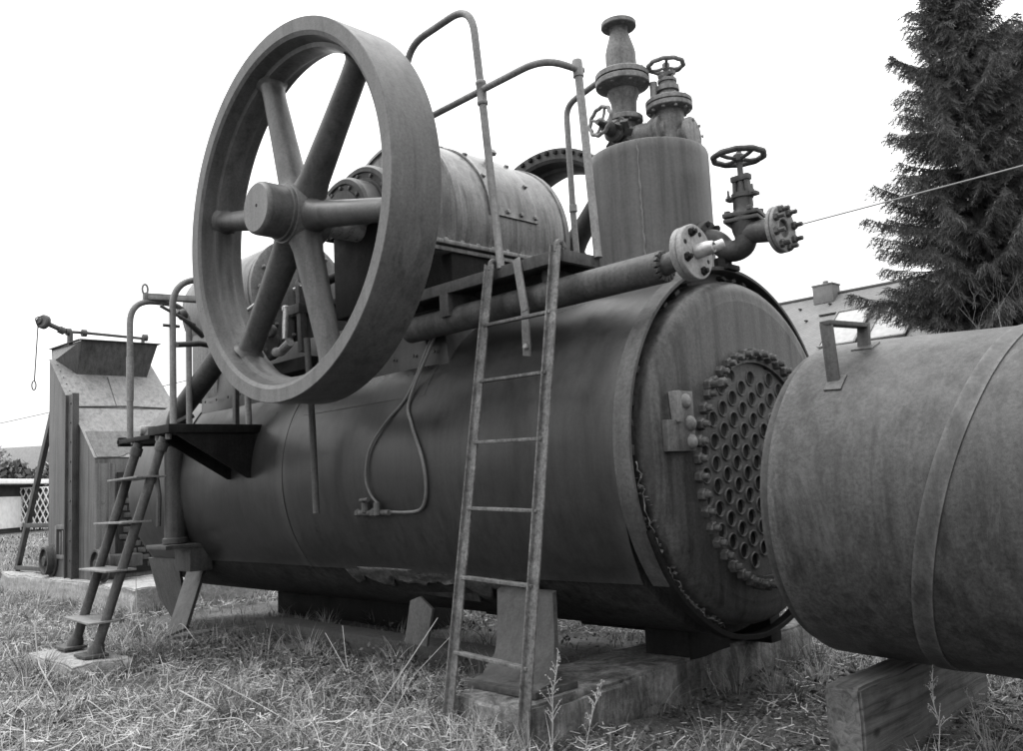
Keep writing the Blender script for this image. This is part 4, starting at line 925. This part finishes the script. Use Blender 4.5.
for k in range(2):
    x0 = -15.2+k*2.1; m = MB(); pts = [(x0, 32.0, onr(32.0, .06)), (x0+1.6, 32.0, onr(32.0, .06)), (x0+1.6, 34.3, onr(34.3, .06)), (x0, 34.3, onr(34.3, .06))]
    m.prism(pts, (0, -.05, .06), .01); sk = m.build('skylight', M['glass'], rf)
    m = MB()
    for a_, b_ in ((0, 1), (1, 2), (2, 3), (3, 0)): m.bar(Vector(pts[a_])+Vector((0, -.05, .08)), Vector(pts[b_])+Vector((0, -.05, .08)), .10, .06, (0, -.6, .8), 0)
    m.build('skylight_frame', M['stonechim'], rf)
m = MB(); m.bar((-16.2, 34.42, onr(34.42, .06)), (-10.6, 34.42, onr(34.42, .06)), .12, .06); m.build('skylight_flashing', M['darkwood'], rf)
for k in range(20):
    y = 35.2-(k % 2)*1.0; x = -22+k*.75; MB().box((x, y, onr(y, .06)), (.10, .22, .06), None, .01).build('snow_guard', M['darkwood'], rf, 0)
m = MB(); m.tube([(hx0, yr, zr+.08), (hx1, yr, zr+.03)], .07); m.build('ridge', M['roof'], rf)

# spruce
def spruce(cx, cy, H, Rb, label, seed):
    r = np.random.default_rng(seed); T = thing('spruce_tree', (cx, cy, 0), label, 'tree')
    MB().tube([(cx, cy, -.2), (cx+.05, cy, H*.4), (cx, cy+.06, H*.75), (cx, cy, H)], .3, n=12, radii=[.34, .22, .1, .015]).build('trunk', M['bark'], T)
    V = []; tone = []; bark = MB()
    z = .9
    while z < H-.2:
        u = z/H; L0 = Rb*(1-u)**.64+.12; nb = int(r.integers(6, 10)); ph = r.random()*6.28
        for b in range(nb):
            a = ph+b*6.283/nb+r.normal()*.2; L = L0*(.42+.7*r.random()); d = np.array([math.cos(a), math.sin(a), 0]); s = np.array([-d[1], d[0], 0])
            up0 = .12+.5*u; drop = (.30+.25*r.random())*(1-u)
            zz = z+r.normal()*.12; pts = []
            for t in np.linspace(0, 1, 8):
                pts.append(np.array([cx, cy, zz])+d*L*t+np.array([0, 0, L*(up0*t*.5-drop*t**1.3+.22*t**3)])+s*.06*L*math.sin(t*3+b))
            bark.tube([tuple(p) for p in pts[::2]+[pts[-1]]], .03, n=5, radii=[.035*(1-u)+.012, .028*(1-u)+.01, .018, .012, .006])
            shade = r.uniform(.75, 1.3)
            nt = int(L*17)+6
            for k in range(nt):
                t = (.12+.88*(k+.5)/nt); i = min(int(t*7), 6); p = pts[i]+(pts[i+1]-pts[i])*(t*7-i)
                sd = 1 if k % 2 else -1; l = (.30+.42*L*.32*(1-t)+.1*r.random())*(.7+.5*r.random())
                dirv = d*(.55+.3*r.random())+s*sd*(.8+.2*r.normal())*(1-.35*t)+np.array([0, 0, -.35-.35*r.random()]); dirv /= np.linalg.norm(dirv)
                nn = max(5, int(l*26))
                q = p+np.outer(np.linspace(.0, 1, nn), dirv)*l; q[:, 2] -= .18*l*np.linspace(0, 1, nn)**2
                w = r.normal(size=(nn, 3)); w -= np.outer(w@dirv, dirv); w /= np.linalg.norm(w, axis=1)[:, None]
                nl = .09+.05*r.random(nn); tip = q+dirv*(nl*.9)[:, None]+w*nl[:, None]; sdv = np.cross(w, dirv)*.017
                tip2 = q+dirv*(nl*.9)[:, None]-w*nl[:, None]
                V.append(np.stack([q-sdv, q+sdv, tip+sdv*.3, tip-sdv*.3], 1).reshape(-1, 3)); V.append(np.stack([q-sdv, q+sdv, tip2+sdv*.3, tip2-sdv*.3], 1).reshape(-1, 3))
                tv = .075*shade*(.7+.6*r.random()); tv2 = tv*(1.5 if r.random() < .12 else 1); tone.append(np.full(nn*8, tv2))
        z += (.30+.16*r.random())*(1.0 if u < .7 else .8)
    V = np.concatenate(V); tone = np.concatenate(tone)
    raw_mesh('crown', V, np.arange(len(V)).reshape(-1, 4), tone, M['needle'], T)
    bark.build('limb', M['bark'], T)
spruce(-7.2, 28.3, 18.8, 5.3, 'tall dark spruce with drooping branches right of the house', 3)
spruce(-6.6, 34.0, 18.2, 5.0, 'second spruce half hidden at the right edge behind the tall one', 8)
# bare young tree in front of the spruce
YT = thing('bare_sapling', (-3.2, 21.5, 0), 'thin leafless sapling in front of the spruce at the right edge', 'tree')
m = MB()
def twig(p, d, L, r, dep):
    q = p+d*L; mid = p+d*L*.5+Vector((random.gauss(0, .05), random.gauss(0, .05), 0))*L; m.tube([p, mid, q], r, n=5, radii=[r, r*.8, r*.6])
    if dep:
        for k in range(3 if dep > 1 else 4):
            e = (d+Vector((random.gauss(0, .45), random.gauss(0, .45), random.uniform(-.05, .35)))).normalized(); twig(p+d*L*random.uniform(.45, 1), e, L*random.uniform(.5, .75), r*.5, dep-1)
for k in range(6): twig(Vector((-3.2+random.gauss(0, .4), 21.5+random.gauss(0, .3), -.1)), Vector((random.gauss(0, .22), random.gauss(0, .22), 1)).normalized(), random.uniform(2.6, 3.6), .035, 4)
m.build('trunk', M['ladder'], YT, 60)
# overhead cable
A = Vector((-46.92, 2.43, 3.98)); B = Vector((.94, 11.2, 5.75))
m = MB(); m.tube([tuple(A.lerp(B, t)-Vector((0, 0, 1.2*t*(1-t)))) for t in np.linspace(-.05, 1.15, 40)], .014, n=6); o = m.build('overhead_cable', M['wire'], None, 60, loc=A); tag(o, 'thin overhead cable sloping across the sky behind the engine', 'cable')

# ------------------------------------------------------------------ grass and weeds
BLOCKS = [(-.66, 0, .53, 2.72), (-4.9, 0, .6, 2.3), (-9.25, .15, 4.8, 1.5), (-4.27, -2.0, .92, .42), (.765, .05, .16, 1.46), (-2.9, -.45, 3.0, .22)]
def free(x, y, mgn=.015):
    ok = np.ones(len(x), bool)
    for cx, cy, w, d in BLOCKS: ok &= ~((np.abs(x-cx) < w/2-mgn) & (np.abs(y-cy) < d/2-mgn))
    return ok
CAMX, CAMY = 2.572, -4.288
def vnoise(x, y, s, o=0):
    return np.array([mnoise.noise(Vector((a*s+o, b*s-o, o))) for a, b in zip(x, y)])
def blades(x, y, h, w, lean, az, tone, segs=3):
    n = len(x); z = ground_z(x, y)-.01; t = np.linspace(0, 1, segs+1)
    d = np.stack([np.cos(az), np.sin(az)], 1); face = az+PI/2+rng.normal(size=n)*.7; s_ = np.stack([np.cos(face), np.sin(face)], 1)
    V = np.zeros((n, segs+1, 2, 3))
    for i, u in enumerate(t):
        out = lean*h*u**1.7; up = h*u*np.sqrt(np.maximum(.05, 1-np.minimum(lean, .97)**2*u*.9))
        ww = w*(1-u**1.5*.9)
        for k, sg in ((0, -1), (1, 1)):
            V[:, i, k, 0] = x+d[:, 0]*out+s_[:, 0]*ww*sg*.5; V[:, i, k, 1] = y+d[:, 1]*out+s_[:, 1]*ww*sg*.5; V[:, i, k, 2] = z+up
    b = (np.arange(n)*(segs+1)*2)[:, None]; F = []
    for i in range(segs): F.append(np.concatenate([b+2*i, b+2*i+1, b+2*i+3, b+2*i+2], 1))
    return V.reshape(-1, 3), np.concatenate(F), np.repeat(tone, (segs+1)*2)
def scatter(n, r0, r1, p=1.0):
    r = r0*(r1/r0)**(rng.random(n)**p); a = R_(80)+rng.random(n)*R_(110); x = CAMX+r*np.cos(a); y = CAMY+r*np.sin(a); return x, y, r
parts = []
# short turf in tufts
NT = 21000; tx, ty, tr = scatter(NT, 2.6, 45, .85)
dens = vnoise(tx, ty, .9, 3.1)+.5*vnoise(tx, ty, 2.7, 8.0); keep = (rng.random(NT) < np.clip(.72+dens*1.0, .12, 1)); tx, ty, tr, dens = tx[keep], ty[keep], tr[keep], dens[keep]
per = 15; x = np.repeat(tx, per)+rng.normal(size=len(tx)*per)*np.repeat(.03+.012*tr, per)*.8; y = np.repeat(ty, per)+rng.normal(size=len(tx)*per)*np.repeat(.03+.012*tr, per)*.8
r = np.repeat(tr, per); hd_ = np.repeat(np.clip(.055+.06*dens+.025*rng.normal(size=len(tx)), .02, .17), per); tt = np.repeat(np.clip(.20+.11*rng.normal(size=len(tx)), .04, .42), per)
ok = free(x, y); under = (np.abs(y) < .8) & (x < -.1) & (x > -6.5); ok &= ~(under & (rng.random(len(x)) < .8)); bare = (x > -.45) & (y > -1.6) & (x < 1.6) & (y < 1.0); ok &= ~(bare & (rng.random(len(x)) < .65))
x, y, r, hd_, tt = x[ok], y[ok], r[ok], hd_[ok], tt[ok]; n = len(x); bare = bare[ok]
h = hd_*(.5+.9*rng.random(n))*np.where(bare, .45, 1)*np.where(r > 12, 1.3, 1); lean = np.clip(.40+.58*rng.random(n), 0, .97)
parts.append(blades(x, y, h, .0022+.0009*r, lean, rng.random(n)*6.283, np.clip(tt*(.35+1.2*rng.random(n)), .04, .62), 2))
# longer matted straw
NT = 5900; tx, ty, tr = scatter(NT, 2.8, 22, .8); dens = vnoise(tx, ty, .7, 20.5); keep = dens > -.12; tx, ty, tr = tx[keep], ty[keep], tr[keep]
per = 16; taz = np.repeat(rng.random(len(tx))*6.283, per); x = np.repeat(tx, per)+rng.normal(size=len(tx)*per)*.05; y = np.repeat(ty, per)+rng.normal(size=len(tx)*per)*.05; r = np.repeat(tr, per)
ok = free(x, y, 0) & ~((x > -.5) & (y > -1.5) & (x < 1.4) & (rng.random(len(x)) < .8)) & ~((np.abs(y) < .9) & (x < 0) & (x > -6.5)); x, y, r, taz = x[ok], y[ok], r[ok], taz[ok]; n = len(x)
parts.append(blades(x, y, .06+.17*rng.random(n)**1.7, .0017+.0006*r, np.clip(.62+.36*rng.random(n), 0, .985), taz+rng.normal(size=n)*1.0, np.clip(.30+.15*rng.normal(size=n), .06, .62), 4))
# thatch: dead fibres lying every way, close to the ground
n = 126000; x, y, r = scatter(n, 2.6, 16, .8); cl_ = vnoise(x[::1], y[::1], 1.3, 33.0); ok = free(x, y) & ~((np.abs(y) < .8) & (x < -.2) & (x > -6.3)) & (rng.random(n) < np.clip(.75+cl_, .1, 1)) & ~((x > -.45) & (y > -1.5) & (x < 1.5) & (rng.random(n) < .6)); x, y, r = x[ok], y[ok], r[ok]; n = len(x)
L_ = .03+.11*rng.random(n)**2; az = rng.random(n)*6.283; el = rng.normal(size=n)*.32; z0 = ground_z(x, y)+.012+.05*rng.random(n)**1.5; w_ = .0018+.0006*r
dx, dy, dz_ = np.cos(az)*np.cos(el), np.sin(az)*np.cos(el), np.sin(el); sx_, sy_ = -np.sin(az), np.cos(az); cv = rng.normal(size=n)*.25
pts = []
for u in (-.5, 0, .5):
    ox = L_*(dx*u+sx_*cv*(u*u-.1)); oy = L_*(dy*u+sy_*cv*(u*u-.1)); oz = np.maximum(L_*dz_*u, -.01)
    for sg in (-1, 1): pts.append(np.stack([x+ox+sx_*w_*sg*.5, y+oy+sy_*w_*sg*.5, z0+oz+w_*.3*sg], 1))
V = np.stack(pts, 1).reshape(-1, 3); b = (np.arange(n)*6)[:, None]
parts.append((V, np.concatenate([np.concatenate([b, b+1, b+3, b+2], 1), np.concatenate([b+2, b+3, b+5, b+4], 1)]), np.repeat(np.clip(.25+.15*rng.normal(size=n), .04, .6), 6)))
# taller tussocks, rooted in clumps
NT = 730; tx, ty, tr = scatter(NT, 2.7, 18, .75); dn = vnoise(tx, ty, .55, 71.0); keep = dn > .02; tx, ty = tx[keep], ty[keep]
hx = [(-1.0, -1.55), (-.6, -1.52), (-.25, -1.5), (-.45, -1.45), (.15, -1.45), (.35, -1.5), (.5, -1.3), (1.05, -.55), (1.2, -.35), (1.15, -.1), (1.35, -.2), (.3, -.95), (-4.9, -1.5), (-4.7, -1.3), (-3.75, -2.3), (-4.35, -2.3), (-5.2, -1.2), (-2.0, -2.0), (-2.4, -1.8), (-3.1, -2.4), (-1.5, -1.3), (-.15, .9), (.1, 1.3), (-7, -.9), (-8, -.9), (-6.4, -.9)]
tx = np.concatenate([tx, [h[0] for h in hx]]); ty = np.concatenate([ty, [h[1] for h in hx]]); per = 44; sp_ = np.repeat(.02+.03*rng.random(len(tx)), per)
x = np.repeat(tx, per)+rng.normal(size=len(tx)*per)*sp_; y = np.repeat(ty, per)+rng.normal(size=len(tx)*per)*sp_; hh = np.repeat(.13+.16*rng.random(len(tx))**1.5, per); az = np.arctan2(y-np.repeat(ty, per), x-np.repeat(tx, per))+rng.normal(size=len(x))*.6; tn = np.repeat(np.clip(.24+.11*rng.normal(size=len(tx)), .06, .42), per)
ok = free(x, y, 0); x, y, hh, az, tn = x[ok], y[ok], hh[ok], az[ok], tn[ok]; n = len(x); r = np.hypot(x-CAMX, y-CAMY)
parts.append(blades(x, y, hh*(.4+.8*rng.random(n)), .0020+.0006*r, np.clip(.30+.65*rng.random(n), 0, .98), az, np.clip(tn*(.5+1.0*rng.random(n)), .04, .55), 4))
# edging tufts along plinths
ex = []; ey = []
for cx, cy, w, d in BLOCKS:
    k = int((w+d)*380); u = rng.random(k)*2*(w+d)
    px = np.where(u < w, cx-w/2+u, np.where(u < 2*w, cx-w/2+u-w, np.where(u < 2*w+d, cx-w/2, cx+w/2))); py = np.where(u < w, cy-d/2, np.where(u < 2*w, cy+d/2, np.where(u < 2*w+d, cy-d/2+u-2*w, cy-d/2+u-2*w-d)))
    ex.append(px+rng.normal(size=k)*.03); ey.append(py+rng.normal(size=k)*.03)
x = np.concatenate(ex); y = np.concatenate(ey); ok = free(x, y, 0) & (vnoise(x, y, 2.2, 5) > -.15) & ~((x > -.5) & (y > -1.2)); x, y = x[ok], y[ok]; n = len(x); r = np.hypot(x-CAMX, y-CAMY)
parts.append(blades(x, y, .07+.16*rng.random(n)**1.6, .0022+.0007*r, np.clip(.3+.5*rng.random(n), 0, .95), rng.random(n)*6.283, np.clip(.19+.09*rng.normal(size=n), .05, .45), 3))
V = []; F = []; T = []; off = 0
for v, f, t in parts: V.append(v); F.append(f+off); T.append(t); off += len(v)
o = raw_mesh('grass', np.concatenate(V), np.concatenate(F), np.concatenate(T), M['grass'], None, (0, 0, 0)); tag(o, 'short dry grass and matted straw covering the ground', 'grass', kind='stuff')
# crumbs of earth and gravel on the bare ground beside the plinth
n = 5200; x = -.42+2.0*rng.random(n); y = -1.75+3.2*rng.random(n); ok = free(x, y, 0); x, y = x[ok], y[ok]; n = len(x); rr_ = .004+.022*rng.random(n)**4
oc = np.array([[1, 0, 0], [0, 1, 0], [-1, 0, 0], [0, -1, 0], [0, 0, 1], [0, 0, -1]], float); of = np.array([[0, 1, 4], [1, 2, 4], [2, 3, 4], [3, 0, 4], [1, 0, 5], [2, 1, 5], [3, 2, 5], [0, 3, 5]])
V = oc[None]*(rr_[:, None, None]*(.6+.7*rng.random((n, 6, 3))))+rng.normal(size=(n, 6, 3))*rr_[:, None, None]*.25; V += np.stack([x, y, ground_z(x, y)+rr_*.3], 1)[:, None]
o = raw_mesh('earth_crumbs', V.reshape(-1, 3), (of[None]+(np.arange(n)*6)[:, None, None]).reshape(-1, 3), np.repeat(np.clip(.10+.06*rng.normal(size=n), .03, .35), 6), M['grass'], None, (0, 0, 0)); tag(o, 'crumbs of earth and gravel on bare ground beside the plinth', 'gravel', kind='stuff')
# darker leafy weeds in clumps, thickest in the shade below the boiler
nc = 460; tx, ty, tr = scatter(nc, 2.8, 14, .9); k2 = 110; tx = np.concatenate([tx, -4.4+3.4*rng.random(k2)]); ty = np.concatenate([ty, -1.35+.75*rng.random(k2)**1.4]); tr = np.hypot(tx-CAMX, ty-CAMY); dn = vnoise(tx, ty, .8, 51.0); keep = (dn > -.02) | (np.arange(len(tx)) >= nc); tx, ty, tr = tx[keep], ty[keep], tr[keep]
per = 34; sp_ = np.repeat(.04+.07*rng.random(len(tx)), per); x = np.repeat(tx, per)+rng.normal(size=len(tx)*per)*sp_; y = np.repeat(ty, per)+rng.normal(size=len(tx)*per)*sp_; ok = free(x, y, 0); x, y, sp_ = x[ok], y[ok], sp_[ok]; n = len(x)
p = np.stack([x, y, ground_z(x, y)+.01+.11*rng.random(n)*(sp_/.1)], 1); u = rng.normal(size=(n, 3))*[1, 1, .6]; u /= np.linalg.norm(u, axis=1)[:, None]; w = np.cross(u, rng.normal(size=(n, 3))*[.5, .5, 1]); w /= np.linalg.norm(w, axis=1)[:, None]; s_ = (.008+.014*rng.random(n))[:, None]
V = np.stack([p-u*s_, p+w*s_*.55, p+u*s_, p-w*s_*.55], 1).reshape(-1, 3)
o = raw_mesh('low_weeds', V, np.arange(4*n).reshape(-1, 4), np.repeat(np.clip(.075+.04*rng.normal(size=n), .02, .25), 4), M['grass'], None, (0, 0, 0)); tag(o, 'dark low leafy weeds growing in clumps among the dry grass', 'weeds', kind='stuff')
# low mossy ground cover and litter in the thin patches
n = 98000; x, y, r = scatter(n, 2.6, 14, .8); ok = free(x, y) & ~((np.abs(y) < .8) & (x < -.2)); x, y, r = x[ok], y[ok], r[ok]; n = len(x)
p = np.stack([x, y, ground_z(x, y)+.008+.012*rng.random(n)], 1); u = rng.normal(size=(n, 3))*[1, 1, .35]; u /= np.linalg.norm(u, axis=1)[:, None]; w = np.cross(u, [0, 0, 1.]); s_ = (.004+.013*rng.random(n)**2*(.5+r*.12))[:, None]
V = np.stack([p-u*s_, p+w*s_*.5, p+u*s_, p-w*s_*.5], 1).reshape(-1, 3)
o = raw_mesh('leaf_litter', V, np.arange(4*n).reshape(-1, 4), np.repeat(np.clip(.15+.11*rng.normal(size=n), .03, .5), 4), M['grass'], None, (0, 0, 0)); tag(o, 'small dead leaves and moss scattered over the turf', 'leaf litter', kind='stuff')

def stalk_mat():
    m, nt, b = new_mat('dead_stalk'); b.inputs['Base Color'].default_value = g3(.27); b.inputs['Roughness'].default_value = .8; return m
M['stalk'] = stalk_mat()
def weed(x, y, h, lean, az, nb, label, seed, heads=True):
    rr = random.Random(seed); z = float(ground_z(x, y)); m = MB(); d = Vector((math.cos(az)*lean, math.sin(az)*lean, 1)).normalized(); P = []
    for k in range(6):
        t = k/5; P.append(Vector((x, y, z-.02))+d*h*t+Vector((math.cos(az), math.sin(az), -.35))*lean*h*.35*t*t+Vector((rr.gauss(0, .006), rr.gauss(0, .006), 0)))
    m.tube(P, .004, n=6, radii=[.003, .0026, .0022, .002, .0015, .001]); tw = MB()
    for k in range(nb):
        t = rr.uniform(.35, .97); i = min(int(t*5), 4); p = P[i].lerp(P[i+1], t*5-i); e = (d+Vector((rr.gauss(0, .55), rr.gauss(0, .55), rr.uniform(-.1, .3)))).normalized(); L = h*rr.uniform(.1, .28)*(1.2-t)
        q = p+e*L; tw.tube([p, p+e*L*.5+Vector((0, 0, .006)), q], .0016, n=5, radii=[.002, .0016, .0009])
        if heads:
            for j in range(4): c = p+e*L*(.52+.15*j); s2 = rr.uniform(.002, .005); tw.box(c+Vector((rr.gauss(0, .004), rr.gauss(0, .004), rr.gauss(0, .004))), (s2, s2, s2*1.4), Euler((rr.random()*3, rr.random()*3, 0)).to_matrix(), .001)
    T_ = thing('dry_weed', (x, y, z), label, 'weed', 'dry weed stalks')
    m.build('stem', M['stalk'], T_, 60)
    if nb: tw.build('twig', M['stalk'], T_, 60)
weed(-.27, -1.36, .52, .10, 1.4, 27, 'tallest branching weed with seed heads beside the right foot of the ladder', 1)
weed(-.20, -1.25, .40, .25, .9, 21, 'shorter leaning weed right of the tallest one, against the plinth', 2)
weed(-.36, -1.42, .30, .2, 2.6, 15, 'small weed right beside the ladder foot', 3)
weed(-.44, .22, .42, .45, 3.6, 24, 'thin weed growing up past the bottom of the head plate', 4)
weed(-.35, .12, .35, .35, 3.9, 18, 'low weed under the loose hoop at the tube-plate end', 5)
weed(1.03, -.40, .44, .15, 1.9, 24, 'weed standing in front of the timber beam', 6)
weed(1.18, -.28, .34, .6, 2.2, 15, 'slanting weed at the right edge beside the beam', 17)
weed(1.16, -.20, .30, .7, .3, 12, 'weed bent to the right at the right edge of the grass', 8)
weed(-1.25, -.95, .40, .5, .4, 21, 'leaning weed behind the left ladder rail', 9)
weed(.15, -1.0, .16, .3, 1.2, 12, 'low tuft-like weed on the bare earth near the beam', 10, False)
# straw stalks lying and arching in the foreground
def straw(pts, label, seed, r=.004):
    rr = random.Random(seed); P = []
    for (x, y, z) in pts: P.append((x, y, float(ground_z(x, y))+z))
    m = MB(); m.tube(P, r*.7, .25, 6, 6); o = m.build('straw_stalk', M['stalk'], None, 60, loc=P[0]); tag(o, label, 'straw', 'bent straw stalks in the grass'); return o
straw([(-3.9, -2.4, .42), (-3.75, -2.42, .18), (-3.35, -2.42, .02)], 'pale kinked straw standing left of the concrete pad', 1, .006)
straw([(-3.6, -2.35, .2), (-3.5, -2.5, .06), (-2.9, -2.62, .03), (-2.65, -2.75, .02)], 'pale straw folded over in front of the pad', 2, .005)
straw([(-2.75, -2.45, .03), (-2.5, -2.55, .14), (-2.35, -2.48, .05), (-2.1, -2.35, .02)], 'looped straw lying near the left foreground', 3)
straw([(-2.62, -2.0, .06), (-2.05, -2.05, .05)], 'short straight pale straw lying in the left foreground', 4, .007)
straw([(-2.55, -1.85, .12), (-1.9, -1.85, .05), (-1.5, -1.88, .02)], 'long straw lying in the middle foreground', 5, .004)
straw([(-1.15, -1.75, .02), (-1.30, -1.45, .16), (-1.40, -1.05, .42)], 'longest slanting straw left of the ladder', 6, .004)
straw([(-1.05, -1.7, .02), (-1.25, -1.35, .2), (-1.3, -1.0, .36)], 'slanting straw next to the longest one by the ladder', 7, .003)
straw([(-2.4, -1.15, .30), (-2.15, -1.2, .14), (-1.95, -1.25, .02)], 'upright leaning straw below the boiler belly', 8, .003)
straw([(-2.28, -1.1, .34), (-2.1, -1.2, .16), (-1.9, -1.3, .02)], 'second upright leaning straw below the boiler belly', 9, .003)
straw([(-4.9, -1.35, .55), (-4.75, -1.4, .25), (-4.5, -1.42, .02)], 'tall straw between the steps and the boiler foot', 10, .005)
straw([(-4.55, -1.2, .03), (-4.3, -1.25, .22), (-4.05, -1.25, .1)], 'arched straw in front of the far boiler foot', 11, .004)
straw([(-2.0, -2.2, .03), (-1.7, -2.1, .08), (-1.35, -2.15, .03), (-1.3, -2.3, .02)], 'wavy straw lying at the bottom edge', 12, .004)

# ------------------------------------------------------------------ camera, light, sky
yaw, pitch, roll, f, cx, cy, cz = 2.3630589327111355, 0.11971916949599883, -0.05219053067823289, 887.1205623078151, 2.5724168061187527, -4.287647886198788, 1.164782146067779
Fw = Vector((math.cos(pitch)*math.cos(yaw), math.cos(pitch)*math.sin(yaw), math.sin(pitch))); Rt = Vector((math.sin(yaw), -math.cos(yaw), 0)); Up = Rt.cross(Fw)
c_, s_ = math.cos(roll), math.sin(roll); R2 = Rt*c_+Up*s_; U2 = -Rt*s_+Up*c_
cam = bpy.data.cameras.new('camera'); co = bpy.data.objects.new('camera', cam); COL.objects.link(co)
co.matrix_world = Matrix((( R2.x, U2.x, -Fw.x, cx), (R2.y, U2.y, -Fw.y, cy), (R2.z, U2.z, -Fw.z, cz), (0, 0, 0, 1)))
cam.sensor_width = 36; cam.lens = 36*f/1023; cam.clip_start = .05; cam.clip_end = 5000; sc.camera = co

SUN_EL, SUN_AZ = R_(66), R_(215)      # azimuth measured from +X towards +Y: light from behind the flywheel side
L = bpy.data.lights.new('sun', 'SUN'); L.energy = .5; L.angle = R_(50); L.color = (1, 1, 1); lo = bpy.data.objects.new('sun', L); COL.objects.link(lo)
dv = Vector((math.cos(SUN_EL)*math.cos(SUN_AZ), math.cos(SUN_EL)*math.sin(SUN_AZ), math.sin(SUN_EL))); lo.rotation_euler = dv.to_track_quat('Z', 'Y').to_euler(); lo.location = (-8, -8, 14)
w = bpy.data.worlds.new('World'); sc.world = w; w.use_nodes = True; nt = w.node_tree; nt.nodes.clear()
sky = nt.nodes.new('ShaderNodeTexSky'); sky.sky_type = 'NISHITA'; sky.sun_disc = False; sky.sun_elevation = SUN_EL; sky.sun_rotation = PI/2-SUN_AZ; sky.air_density = 1.6; sky.dust_density = 6.0; sky.ozone_density = 1.0
bw = nt.nodes.new('ShaderNodeRGBToBW'); bg = nt.nodes.new('ShaderNodeBackground'); wo = nt.nodes.new('ShaderNodeOutputWorld')
bg.inputs[1].default_value = .15
nt.links.new(sky.outputs[0], bw.inputs[0]); tc = nt.nodes.new('ShaderNodeTexCoord'); sx = nt.nodes.new('ShaderNodeSeparateXYZ'); nt.links.new(tc.outputs['Generated'], sx.inputs[0])
mx0 = nt.nodes.new('ShaderNodeMath'); mx0.operation = 'MAXIMUM'; mx0.inputs[1].default_value = 0; nt.links.new(sx.outputs['Z'], mx0.inputs[0])
cl = nt.nodes.new('ShaderNodeMath'); cl.operation = 'MULTIPLY_ADD'; cl.inputs[1].default_value = 6.5; cl.inputs[2].default_value = 2.35; nt.links.new(mx0.outputs[0], cl.inputs[0])    # even cloud, brighter overhead
ov = nt.nodes.new('ShaderNodeMath'); ov.operation = 'MULTIPLY_ADD'; ov.inputs[1].default_value = .3; nt.links.new(cl.outputs[0], ov.inputs[2])
nt.links.new(bw.outputs[0], ov.inputs[0]); nt.links.new(ov.outputs[0], bg.inputs[0]); nt.links.new(bg.outputs[0], wo.inputs[0])
sc.view_settings.view_transform = 'Standard'; sc.view_settings.look = 'None'; sc.view_settings.exposure = 1.25; sc.view_settings.gamma = 1; sc.view_settings.use_curve_mapping = False
sc.render.engine = 'CYCLES'
